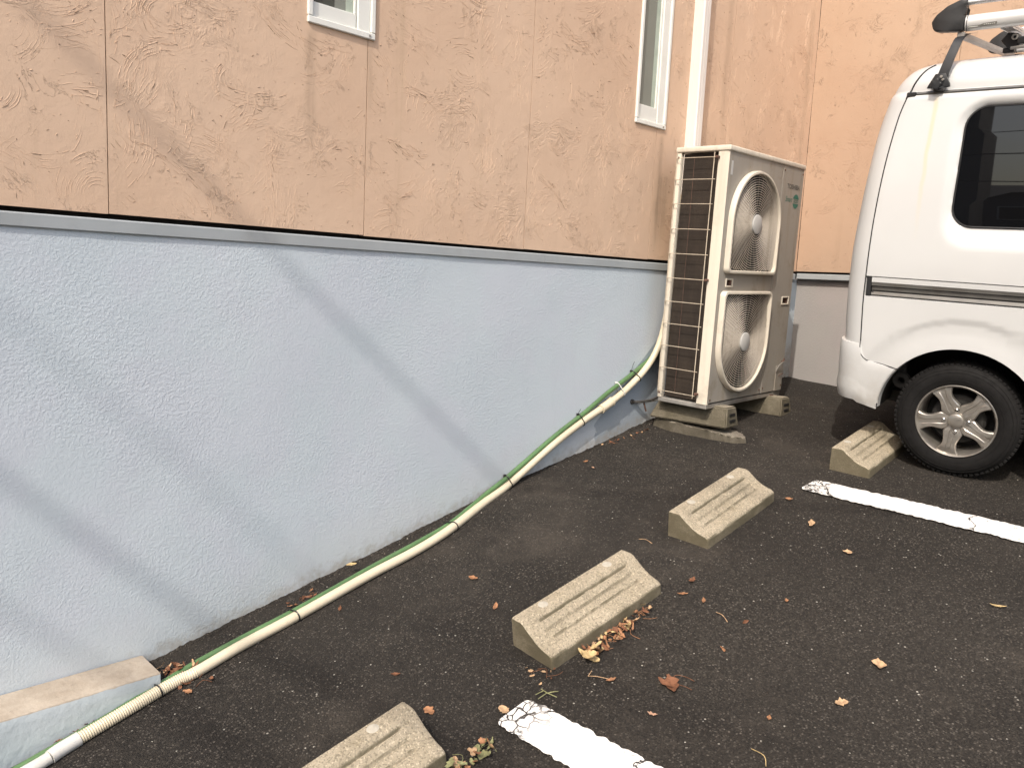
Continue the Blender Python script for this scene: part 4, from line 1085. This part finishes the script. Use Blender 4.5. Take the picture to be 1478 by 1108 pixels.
# wheels
def wheel(cu_, outer, flip):
    s_ = -1 if flip else 1
    w = thing('wheel', None, None); w.parent = van; w.location = (cu_, outer, .27)
    if flip: w.rotation_euler = (0, 0, math.pi)
    fn = lambda x, y, d: Vector((x, d, y))
    def tyre(b):
        prof = [(.168, .012), (.176, .004), (.190, .0015), (.205, -.002), (.222, -.001), (.240, .004), (.252, .012), (.260, .021)]
        lathe(b, prof+[(.2655, .030), (.2695, .045), (.270, .078), (.2695, .111), (.2655, .126), (.252, .144), (.222, .156), (.176, .150), (.168, .142)], fn, 144)
        # flatten where it carries the van
        for v in b.verts:
            if v.co.z < -.263: v.co.z = -.263-(v.co.z+.263)*-.15
    ty = part('tyre', tyre, M['rubber'], w, 40)
    def blocks(b):   # shoulder tread lugs
        for i in range(72):
            a = 2*math.pi*i/72; mt = Matrix.Rotation(-a, 4, 'Y')
            for d0, d1 in ((.019, .040), (.116, .137)):
                box(b, (.2565, d0, -.0082), (.2702, d1, .0082), .0015, 1, mt)
    part('tread_blocks', blocks, M['rubber'], w, 30)['kind'] = 'stuff'
    part('sidewall_ring', lambda b: [tube(b, [fn(r_*math.cos(2*math.pi*k/96), r_*math.sin(2*math.pi*k/96), d_) for k in range(96)], .0012, 5, closed=True) for r_, d_ in ((.197, -.0005), (.232, .0005), (.2455, .006))], M['rubber'], w, 60)
    def barrel(b): lathe(b, [(.1715, .012), (.1720, .003), (.1695, .000), (.1650, .002), (.1610, .010), (.1570, .020), (.1540, .05), (.150, .12)], fn, 96)
    part('rim', barrel, M['alloy'], w, 30)
    def spoke_mesh(b):
        for k in range(5):
            a0 = R(118+72*k); ca, sa = math.cos(a0), math.sin(a0); rows = []
            N = 12
            for i in range(N+1):
                t = i/N; r_ = .030+(.162-.030)*t
                hw = .0225+.034*(1-t)**2.0+.030*max(0, (t-.55)/.45)**1.6
                hw = min(hw, r_*math.tan(R(36))*1.0) if t < .3 else hw
                d = .020-.014*math.sin(math.pi*min(1, t*1.15)*.5)+.004*max(0, (t-.8)/.2)
                row = []
                for q, (f, dz) in enumerate(((-1, .030), (-1, .006), (-.88, .0015), (-.35, .0), (-.26, .0032), (.26, .0032), (.35, .0), (.88, .0015), (1, .006), (1, .030))):
                    e = 0 if t < .15 or t > .93 else 1
                    dzz = dz if dz != .0032 else .0032*e
                    x, y = r_, f*hw; row.append(b.verts.new(fn(x*ca-y*sa, x*sa+y*ca, d+dzz)))
                rows.append(row)
            for A, B in zip(rows[:-1], rows[1:]):
                for q in range(9): b.faces.new((A[q], A[q+1], B[q+1], B[q]))
        lathe(b, [(.0, .022), (.058, .022), (.066, .030), (.066, .05)], fn, 40)
    part('spoke', spoke_mesh, M['alloy'], w, 28)
    part('centre_cap', lambda b: lathe(b, [(0, .004), (.028, .0055), (.0335, .009), (.034, .024)], fn, 36), M['alloy'], w, 30)
    for k in range(4):
        a = R(93+90*k); cx, cy = .052*math.cos(a), .052*math.sin(a)
        part('wheel_nut', lambda b: (lathe(b, [(0, .008), (.006, .0085), (.009, .011), (.009, .026)], lambda x, y, d: Vector((cx+x, d, cy+y)), 12), lathe(b, [(.010, .0205), (.0135, .0195), (.014, .024)], lambda x, y, d: Vector((cx+x, d, cy+y)), 16)), M['chrome'], w, 30)
    part('brake_drum', lambda b: lathe(b, [(0, .05), (.105, .05), (.115, .06), (.118, .12), (.152, .121), (.152, .13), (0, .13)], fn, 40), M['under'], w)
    return w
w0 = wheel(0, 0, False); w0['label'] = 'rear wheel facing the camera'
wf = copy_tree(w0, van); wf.location = (2.35, 0, .27); wf['label'] = 'front wheel outside the frame'
for u in (0, 2.35):
    w2 = copy_tree(w0, van); w2.location = (u, 1.40, .27); w2.rotation_euler = (0, 0, math.pi); w2['label'] = 'wheel on the far side'

# ------------------------------------------------------------------ roof rack
rk = thing('roof_rack', 'silver roof rack with black end cap clamped to the roof gutter of the van', 'roof rack', (Vector((-1.16705, 4.04632, -.82980))+VR@Vector((-.25, .09, 1.74))), VR)
RO = Vector((-.25, .09, 1.74))
def rp(u, v, w): return Vector((u, v, w))-RO
def rack_part(name, f, mat, smooth=35, parent=rk): 
    b = BM(); f(b); 
    return fin(name, b, mat, parent, smooth)
def cap_side(b, v0, v1, mir=1):
    out = [(-.320, 2.022), (-.312, 1.993), (-.300, 1.980), (-.262, 1.977), (-.215, 1.972), (-.190, 1.975), (-.1865, 2.035), (-.193, 2.041), (-.1905, 2.062), (-.186, 2.076), (-.185, 2.100), (-.212, 2.100), (-.262, 2.080), (-.302, 2.050)]
    prism(b, out, v0, v1, lambda p, s: rp(p[0], s, p[1]), .008)
for v0, v1 in ((.122, .182), (1.218, 1.278)):
    rack_part('end_cap', lambda b: cap_side(b, v0, v1), M['black'], 40)
    vm = (v0+v1)/2
    def lower(b):
        pts = [(.024*math.cos(a), .0325*math.sin(a)) for a in [2*math.pi*i/20 for i in range(20)]]
        prism(b, [(vm+p[0], 2.004+p[1]) for p in pts], -.186, 1.95, lambda p, s: rp(s, p[0], p[1]))
    rl = rack_part('side_rail', lower, M['whitealu'])
    rack_part('rail_ring', lambda b: [prism(b, [(vm+.0245*math.cos(a), 2.004+.033*math.sin(a)) for a in [2*math.pi*i/20 for i in range(20)]], s0, s0+.003, lambda p, s: rp(s, p[0], p[1])) for s0 in (-.181,)], M['seal'], 35, rl)
    rack_part('hand_rail', lambda b: tube(b, [rp(-.19, vm, 2.0875), rp(1.95, vm, 2.0875)], .0115, 12), M['alu'])
    for uu in (.9, 1.9): rack_part('rail_bracket', lambda b: box(b, rp(uu, vm-.008, 2.03), rp(uu+.05, vm+.008, 2.08), .003), M['black'])
# decal strip on the rail
rd = rack_part('rail_decal', lambda b: prism(b, [(-.174, 1.982), (-.064, 1.986), (-.064, 1.996), (-.115, 1.994), (-.125, 1.990), (-.174, 1.989)], .1262, .1285, lambda p, s: rp(p[0], s, p[1])), M['ink'])
rack_part('decal_mark', lambda b: (box(b, rp(-.171, .1256, 1.9838), rp(-.134, .1261, 1.9858)), [box(b, rp(-.112+i*.0075, .1256, 1.9885), rp(-.107+i*.0075, .1261, 1.9905)) for i in range(6)]), M['inkwhite'], 0, rd)['kind'] = 'stuff'
# feet: arm from the gutter clamp up to the cross bar
def foot(u, far=False):
    sgn = lambda v: (1.40-v) if far else v
    def arm(b):
        P = [(u+.0, .070, 1.775), (u+.008, .072, 1.80), (u+.022, .085, 1.86), (u+.036, .104, 1.915), (u+.043, .122, 1.945), (u+.058, .150, 1.962), (u+.085, .170, 1.964)]
        wds = [.058, .044, .040, .038, .038, .038, .036]; rows = []
        for (a, v, w), wd in zip(P, wds):
            rows.append([b.verts.new(rp(a-wd/2*(1 if i in (0, 3) else -1), sgn(v+(.0 if i < 2 else .012)), w)) for i in range(4)])
        for A, B in zip(rows[:-1], rows[1:]):
            for i in range(4): b.faces.new((A[i], A[(i+1) % 4], B[(i+1) % 4], B[i]))
        b.faces.new(rows[0]); b.faces.new(rows[-1][::-1])
        bmesh.ops.bevel(b, geom=b.edges[:], offset=.003, segments=2, affect='EDGES')
    ft = rack_part('foot', arm, M['blacksat'], 30)
    def clampf(b):
        pts = [(u-.050, 1.742), (u-.046, 1.752), (u-.020, 1.800), (u+.020, 1.800), (u+.040, 1.758), (u+.042, 1.744), (u+.024, 1.741), (u+.014, 1.752), (u-.014, 1.752), (u-.028, 1.741)]
        prism(b, pts, sgn(.060), sgn(.078), lambda p, s: rp(p[0], s, p[1]), .002)
    rack_part('clamp_plate', clampf, M['blacksat'], 30, ft)
    def knob(b):
        c = (u-.010, 1.757); lob = [(c[0]+(.0205+.0035*math.cos(5*a))*math.cos(a), c[1]+(.0205+.0035*math.cos(5*a))*math.sin(a)) for a in [2*math.pi*i/40 for i in range(40)]]
        prism(b, lob, sgn(.034), sgn(.0595), lambda p, s: rp(p[0], s, p[1]), .003)
    rack_part('clamp_knob', knob, M['blacksat'], 30, ft)
    rack_part('clamp_hook', lambda b: box(b, rp(u-.022, min(sgn(.055), sgn(.085)), 1.728), rp(u+.020, max(sgn(.055), sgn(.085)), 1.7405), .002), M['black'], 30, ft)
    rack_part('clamp_bolt', lambda b: (tube(b, [rp(u+.006, sgn(.058), 1.788), rp(u+.006, sgn(.052), 1.788)], .006, 6), tube(b, [rp(u+.014, sgn(.058), 1.776), rp(u+.014, sgn(.048), 1.774)], .005, 6)), M['steel'], 30, ft)
for u in (-.243, 1.05):
    foot(u); foot(u, True)
    rack_part('cross_bar', lambda b: box(b, rp(u+.028, .10, 1.9665), rp(u+.062, 1.30, 1.9765), .002) if False else box(b, rp(u+.030, .135, 1.946), rp(u+.060, 1.265, 1.969), .003), M['barmetal'])
# rack floor slats and a ladder clamp
for i in range(9):
    u0 = -.06+i*.19
    rack_part('floor_slat', lambda b: (box(b, rp(u0, .165, 1.975), rp(u0+.055, 1.235, 1.985), .001), box(b, rp(u0+.004, .1652, 1.968), rp(u0+.010, 1.2348, 1.9748)), box(b, rp(u0+.045, .1652, 1.968), rp(u0+.051, 1.2348, 1.9748))), M['alu'])
def lclamp(b):
    prism(b, [(-.075, 1.935), (-.050, 1.968), (-.010, 1.960), (.010, 1.930), (-.005, 1.905), (-.045, 1.900)], .30, .36, lambda p, s: rp(p[0], s, p[1]), .004)
    box(b, rp(-.065, .31, 1.885), rp(-.02, .35, 1.905), .003); box(b, rp(-.01, .29, 1.915), rp(.03, .34, 1.945), .004)
rack_part('ladder_clamp', lclamp, M['black'])
rack_part('clamp_bolt', lambda b: (lathe(b, [(.006, 0), (.013, 0), (.013, .006), (.006, .006)], lambda x, y, d: rp(-.02+x, .292-d, 1.945+y), 16), tube(b, [rp(-.03, .285, 1.90), rp(.09, .285, 1.905)], .007, 8)), M['steel'])

# ------------------------------------------------------------------ leaves and litter
def leaf_geo(b, L, Wd, kind, seed, mt=None, curl=.5):
    rnd = random.Random(seed); n, mcol = 8, 4; rows = []
    for i in range(n+1):
        t = i/n
        if kind == 'oval': hw = math.sin(math.pi*min(1, t*.96+.02))**1.05
        elif kind == 'star': hw = (.35+.65*abs(math.cos(t*math.pi*1.5)))*math.sin(math.pi*(t*.94+.03))**.5
        elif kind == 'diamond': hw = 1-abs(2*t-1)**.9
        else: hw = math.sin(math.pi*(t*.9+.05))**.7*(.55+.75*rnd.random())
        hw *= Wd/2*(1+.30*(rnd.random()-.5)); row = []
        for k in range(mcol+1):
            s_ = 2*k/mcol-1; x = (t-.5)*L; y = s_*hw+.12*Wd*math.sin(t*3+seed)
            z = curl*(.35*L*(2*t-1)**2*.5+.45*hw*s_*s_)+.0025*rnd.random()+.0018
            row.append((x, y, z))
        rows.append(row)
    V = [[b.verts.new(mt @ Vector(p) if mt is not None else p) for p in r_] for r_ in rows]
    for A, B in zip(V[:-1], V[1:]):
        for k in range(mcol): b.faces.new((A[k], A[k+1], B[k+1], B[k]))
def stem(b, pts, r=.0009): tube(b, spline(pts, 4), r, 5)
leaves = [
 (-2.606, 1.704, 3, .045, .022, 'oval', 'small yellow leaf caught on top of the cream hose', .045),
 (-2.204, 2.000, 0, .040, .026, 'ragged', 'torn orange leaf alone on the asphalt right of the hose', 0),
 (-1.999, 1.929, 0, .046, .018, 'oval', 'narrow brown leaf left of the leafy wheel stop', 0),
 (-1.755, 1.435, 0, .040, .026, 'ragged', 'orange-brown leaf just right of the foreground wheel stop', 0),
 (-1.588, 1.586, 1, .038, .030, 'ragged', 'curled pinkish-brown leaf at the cracked end of the foreground line', 0),
 (-1.518, 2.409, 0, .040, .014, 'oval', 'slim orange leaf right of the leafy wheel stop', 0),
 (-1.437, 2.419, 0, .034, .013, 'oval', 'slim orange leaf, the right one of a close pair beside the wheel stop', 0),
 (-1.263, 2.405, 2, .030, .012, 'oval', 'small dark red leaf standing on edge in the middle bay', 0),
 (-1.240, 2.239, 0, .026, .011, 'ragged', 'tiny orange leaf scrap lying on its edge in the middle bay', 0),
 (-1.273, 1.995, 2, .078, .040, 'ragged', 'large rusty brown curled leaf with long stems in front of the wheel stop', 0),
 (-1.241, 1.861, 5, .030, .014, 'ragged', 'pale pink leaf scrap below the rusty curled leaf', 0),
 (-.839, 2.468, 1, .050, .050, 'diamond', 'flat square tan leaf lying alone in the open bay', 0),
 (-.851, 2.241, 1, .038, .026, 'ragged', 'dull tan leaf with torn edge below the square leaf', 0),
 (-1.416, 3.185, 1, .062, .024, 'ragged', 'pale grey-tan leaf below the worn end of the far line', 0),
 (-1.201, 3.054, 1, .034, .030, 'ragged', 'rounded brown leaf in the bay below the far line', 0),
 (-1.215, 2.599, 0, .022, .013, 'oval', 'tiny orange leaf centred in the open bay', 0),
 (-.669, 3.026, 3, .050, .012, 'ragged', 'thin yellowish leaf near the right edge of the photo', 0),
 (-2.587, 3.094, 0, .030, .016, 'ragged', 'orange leaf at the wall foot under the hose', 0),
 (-2.504, 3.057, 5, .024, .012, 'oval', 'pale leaf scrap on the asphalt near the wall foot under the hose', 0),
 (-1.595, 3.340, 0, .032, .022, 'ragged', 'small orange-brown leaf touching the far end of a wheel stop', 0),
 (-1.540, 2.504, 2, .036, .020, 'ragged', 'brown leaf by the far end of the leafy wheel stop', 0),
 (-1.427, 1.896, 0, .036, .014, 'oval', 'brown leaf below the heap at the leafy wheel stop', 0),
 (-2.429, .975, 0, .036, .020, 'ragged', 'orange-brown leaf beside the ribbed end of the cream hose', 0),
 (-2.440, 1.550, 2, .034, .012, 'ragged', 'dark leaf scrap tucked under the cream hose', 0),
 (-.979, 2.059, 0, .022, .012, 'oval', 'tiny orange leaf in the lower right of the lot', 0),
 (-1.973, 1.467, 2, .034, .013, 'oval', 'dark narrow leaf left of the foreground line', 0),
]
lobj = []
for i, (x, y, c, L, Wd, kind, lab, lift) in enumerate(leaves):
    b = BM(); leaf_geo(b, L, Wd, kind, i, curl=.35+.5*random.random())
    if 'long stems' in lab:
        stem(b, [(.02, -.01, .004), (.035, -.03, .006), (.02, -.06, .003), (.0, -.075, .002)]); stem(b, [(.0, -.01, .004), (-.02, -.035, .008), (-.035, -.055, .002)])
        leaf_geo(b, .06, .022, 'oval', 99, Matrix.Translation((.004, .016, .006)) @ Matrix.Rotation(.4, 4, 'Z'), .6)
    o = fin('dry_leaf', b, LEAF[c], smooth=60)
    rot = gframe(x, y, random.uniform(0, 6.28))
    if 'on edge' in lab or 'its edge' in lab: rot = rot @ Matrix.Rotation(.9, 3, 'X')
    mt = rot.to_4x4(); mt.translation = (x, y, gz(x, y)+.002+lift); o.matrix_world = mt
    tag(o, lab, 'leaf', 'dry leaves scattered over the asphalt')
def litter(name, x0, y0, x1, y1, n, spread, label, cols, hgt=.02, twigs=8, sz=1.):
    b = BM(); rnd = random.Random(name+label); mats = [LEAF[c] for c in cols]
    for i in range(n):
        t = rnd.random(); x = x0+(x1-x0)*t+rnd.gauss(0, spread); y = y0+(y1-y0)*t+rnd.gauss(0, spread)
        mt = Matrix.Translation((x, y, gz(x, y)+.002+rnd.random()**2*hgt)) @ (gframe(x, y, rnd.uniform(0, 6.3)) @ Matrix.Rotation(rnd.gauss(0, .5), 3, 'X') @ Matrix.Rotation(rnd.gauss(0, .4), 3, 'Y')).to_4x4()
        k0 = len(b.faces); leaf_geo(b, sz*rnd.uniform(.012, .036), sz*rnd.uniform(.006, .018), 'ragged', i, mt, rnd.uniform(.3, 1.))
        b.faces.ensure_lookup_table(); mi = rnd.randrange(len(mats))
        for f in b.faces[k0:]: f.material_index = mi
    for i in range(twigs):
        t = rnd.random(); x = x0+(x1-x0)*t+rnd.gauss(0, spread); y = y0+(y1-y0)*t+rnd.gauss(0, spread); a = rnd.uniform(0, 6.3); l = rnd.uniform(.015, .04)
        z = gz(x, y)+.004; stem(b, [(x, y, z), (x+l*math.cos(a), y+l*math.sin(a), gz(x, y+l*math.sin(a))+.01), (x+l*1.6*math.cos(a+.5), y+l*1.6*math.sin(a+.5), gz(x, y+l*1.6*math.sin(a+.5))+.003)], .0008)
    o = fin(name, b, mats, smooth=60); return tag(o, label, kind='stuff')
litter('leaf_litter', -1.568, 1.93, -1.548, 2.24, 60, .014, 'heap of dry brown leaves and stems along the front of the wheel stop', (0, 2, 1, 0, 3), .022, 22)
litter('leaf_litter', -1.545, 1.90, -1.555, 2.0, 6, .010, 'large tan leaves at the near end of the heap', (1, 3), .03, 0, 2.2)
litter('leaf_litter', -1.525, 1.33, -1.505, 1.44, 20, .016, 'wilted greenish leaves at the end of the foreground wheel stop', (4, 1, 4, 0), .025, 6, 1.5)
litter('leaf_litter', -2.60, .95, -2.50, 1.03, 34, .014, 'brown leaves caught between ledge end, wall and hoses', (2, 2, 1), .03, 8, 1.25)
litter('leaf_litter', -2.512, .62, -2.525, .88, 22, .006, 'brown leaf crumbs between the ledge and the green hose', (2, 2, 1), .012, 4)
litter('leaf_litter', -2.50, .98, -2.42, 1.05, 8, .02, 'dark leaf crumbs under the ribbed hose', (2, 2), .005, 2)
litter('leaf_litter', -2.62, 1.35, -2.60, 1.60, 9, .012, 'reddish leaf scraps behind the green hose', (2, 0), .01, 2)
litter('leaf_litter', -2.66, 3.30, -2.60, 3.66, 14, .012, 'leaf crumbs at the wall foot before the mortar pad', (2, 1, 0), .006, 3, .8)
litter('leaf_litter', -1.66, 1.75, -1.58, 1.80, 8, .02, 'crumbs at the near foot of the leafy wheel stop', (2, 1), .003, 3, .6)
def twig(x, y, pts, lab, r=.0012, c=1):
    b = BM()
    for P in pts: stem(b, P, r)
    o = fin('twig', b, LEAF[c], smooth=60); mt = gframe(x, y).to_4x4(); mt.translation = (x, y, gz(x, y)+.003); o.matrix_world = mt; tag(o, lab, 'twig', 'dry twigs and stems on the asphalt')
twig(-1.531, 1.717, [[(-.035, .01, .001), (0, 0, .012), (.03, .012, .004)], [(0, 0, .012), (-.01, -.03, .002)], [(0, 0, .01), (.012, .02, .01), (.014, .035, .002)], [(-.02, .005, .006), (-.03, -.02, .001)]], 'branching pale twig above the foreground line', .0015, 4)
twig(-1.465, 1.885, [[(-.03, -.02, .001), (-.005, -.008, .005), (.03, .012, .001)], [(-.03, -.02, .001), (-.036, .005, .003)]], 'thin curved stem below the near end of the leaf heap')
twig(-1.336, 2.371, [[(-.03, .02, .001), (0, .012, .006), (.03, -.005, .001)]], 'short arched stem right of the leafy wheel stop')
twig(-1.85, 2.62, [[(-.03, .0, .001), (0, .008, .006), (.035, .004, .001)]], 'thin stem left of the middle wheel stop')
twig(-.93, 1.93, [[(-.03, .0, .001), (.01, -.004, .005), (.03, -.03, .001)]], 'curved straw near the lower right corner', .0012, 3)

# loose grit: pale and dark specks, denser by the wall
b = BM(); rnd = random.Random(5)
def pebble(x, y, s, z=None):
    z = gz(x, y)+s*.25 if z is None else z; v = []
    for d in ((1, 0, 0), (-1, 0, 0), (0, 1, 0), (0, -1, 0), (0, 0, 1), (0, 0, -1)):
        v.append(b.verts.new((x+d[0]*s*rnd.uniform(.6, 1.2), y+d[1]*s*rnd.uniform(.6, 1.2), z+d[2]*s*rnd.uniform(.5, .8))))
    mi = rnd.choice((0, 0, 0, 1, 1, 2))
    for f in ((0, 2, 4), (2, 1, 4), (1, 3, 4), (3, 0, 4)): b.faces.new([v[i] for i in f]).material_index = mi
for i in range(420):
    x = rnd.uniform(-2.66, 0); y = rnd.uniform(.4, 5.2); pebble(x, y, rnd.uniform(.0008, .0022)*(1.7 if rnd.random() < .05 else 1))
for i in range(900):
    y = rnd.uniform(.93, 5.2); pebble(XW+.004+abs(rnd.gauss(0, .018)), y, rnd.uniform(.001, .0038))
for i in range(150):
    t = rnd.random(); pebble(-1.66+rnd.gauss(0, .05), 1.76+rnd.gauss(0, .03), rnd.uniform(.0008, .002))
tag(fin('loose_grit', b, [plain('grit_pale', (.20, .18, .15), .9), plain('grit_brown', (.17, .13, .10), .9), plain('grit_dark', (.06, .05, .045), .9)], smooth=0), 'loose grit strewn over the asphalt and along the wall foot', kind='stuff')

# crumbly asphalt fillet at the wall foot
b = BM(); rows = []
yy = seq((.93, 5.36, .012))
for y in yy:
    if y < .93: continue
    h = .006+.010*abs(noise.noise(Vector((y*6, 1, 1))))+.010*abs(noise.noise(Vector((y*31, 4, 1)))); wd = .018+.020*abs(noise.noise(Vector((y*9, 7, 1))))
    z = gz(XW, y); rows.append([b.verts.new(p) for p in ((XW-.005, y, z+h+.004), (XW+.006, y, z+h), (XW+wd*.5, y, gz(XW, y)+h*.55), (XW+wd, y, gz(XW+wd, y)-.004))])
for A, B in zip(rows[:-1], rows[1:]):
    for i in range(3): b.faces.new((A[i], A[i+1], B[i+1], B[i]))
tag(fin('asphalt_edge', b, M['asphalt'], smooth=60), 'crumbly asphalt edge along the wall foot', kind='structure')

# ------------------------------------------------------------------ what stands behind the photographer
# overhead cables: they throw the soft slanting shadows on the wall
M['cable'] = plain('black_cable', (.02, .02, .02), .6)
def cable(wall_pt, L, dia, label, d=(1, .67, 0)):
    c = Vector(wall_pt)+SUN*L; d = Vector(d).normalized(); P = []
    for i in range(-20, 21):
        s_ = i*1.0; P.append(c+d*s_+Vector((0, 0, .0009*s_*s_)))
    t = thing('overhead_cable', label, 'cable', c, None, 'overhead cables crossing the lot')
    b = BM(); tube(b, [p-c for p in P], dia/2, 8); fin('cable_strand', b, M['cable'], t)
cable((XW, 1.66, -.18), 9.0, .034, 'thick bundled overhead cable whose soft shadow slants across the stucco')
cable((XW, .77, -.905), 10.0, .044, 'overhead cable throwing the faint shadow at the lower left of the plinth', (1, .2, 0))
cable((XW, .60, -1.15), 10.5, .034, 'overhead cable throwing the soft shadow above the ledge', (1, .2, 0))
cable((XW, .76, -.38), 11., .018, 'thin overhead cable with the faintest shadow on the plinth', (1, .2, 0))
for dz, dy, dia in ((2.3, 0, .03), (3.1, .3, .035), (4.2, -.2, .03)):
    t = thing('overhead_cable', {2.3: 'lowest black cable reflected in the side glass', 3.1: 'middle black cable reflected in the side glass', 4.2: 'highest black cable reflected in the side glass'}[dz], 'cable', (-2, -11+dy, dz), None, 'overhead cables crossing the lot')
    b = BM(); tube(b, [(x_, 0, .0012*x_*x_+.03*x_*(dz-3)) for x_ in range(-14, 15)], dia/2, 6); fin('cable_strand', b, M['cable'], t)
# neighbouring houses across the lot, mirrored darkly in the side glass
M['nwall'] = plain('neighbour_render', (.20, .19, .18), .9, var=.1, vs=.8)
M['nroof'] = plain('neighbour_tiles', (.05, .05, .055), .7)
def neighbour(x, y, w, d, h, label):
    z0 = gz(x, y)-.1; t = thing('neighbour_house', label, 'house', (x, y, z0), None, None)
    b = BM(); box(b, (-w/2, -d/2, 0), (w/2, d/2, h)); wl_ = fin('wall', b, M['nwall'], t)
    b = BM(); prism(b, [(-d/2-.5, h+.003), (d/2+.5, h+.003), (0, h+1.4)], -w/2-.4, w/2+.4, lambda p, s: Vector((s, p[0], p[1]))); fin('roof', b, M['nroof'], t)
    for fl in (.9, 3.6):
        for k in (-.3, .0, .3):
            if fl+1.2 > h: continue
            b = BM(); box(b, (k*w-.65, d/2, fl-.05), (k*w+.65, d/2+.05, fl+1.15), .01); wi = fin('window', b, M['wframe'], t)
            b = BM(); box(b, (k*w-.58, d/2+.051, fl+.02), (k*w+.58, d/2+.056, fl+1.08)); fin('pane', b, M['wglass'], wi)
neighbour(-9.25, -13.5, 12.6, 2.6, 9.5, 'tall dark rendered house beyond the lot entrance, mirrored at the left of the side glass')
neighbour(6.2, -18, 13.0, 7, 7.5, 'dark rendered house across the lot, mirrored at the right of the side glass')
neighbour(-3, -30, 16, 7, 5.9, 'low far house closing the gap between its two neighbours')

# ------------------------------------------------------------------ lift everything so that the lot lies near z = 0
for o in list(S.objects):
    if o.parent is None and o not in (cam, sun): o.location.z += LIFT
S.cycles.use_denoising = True
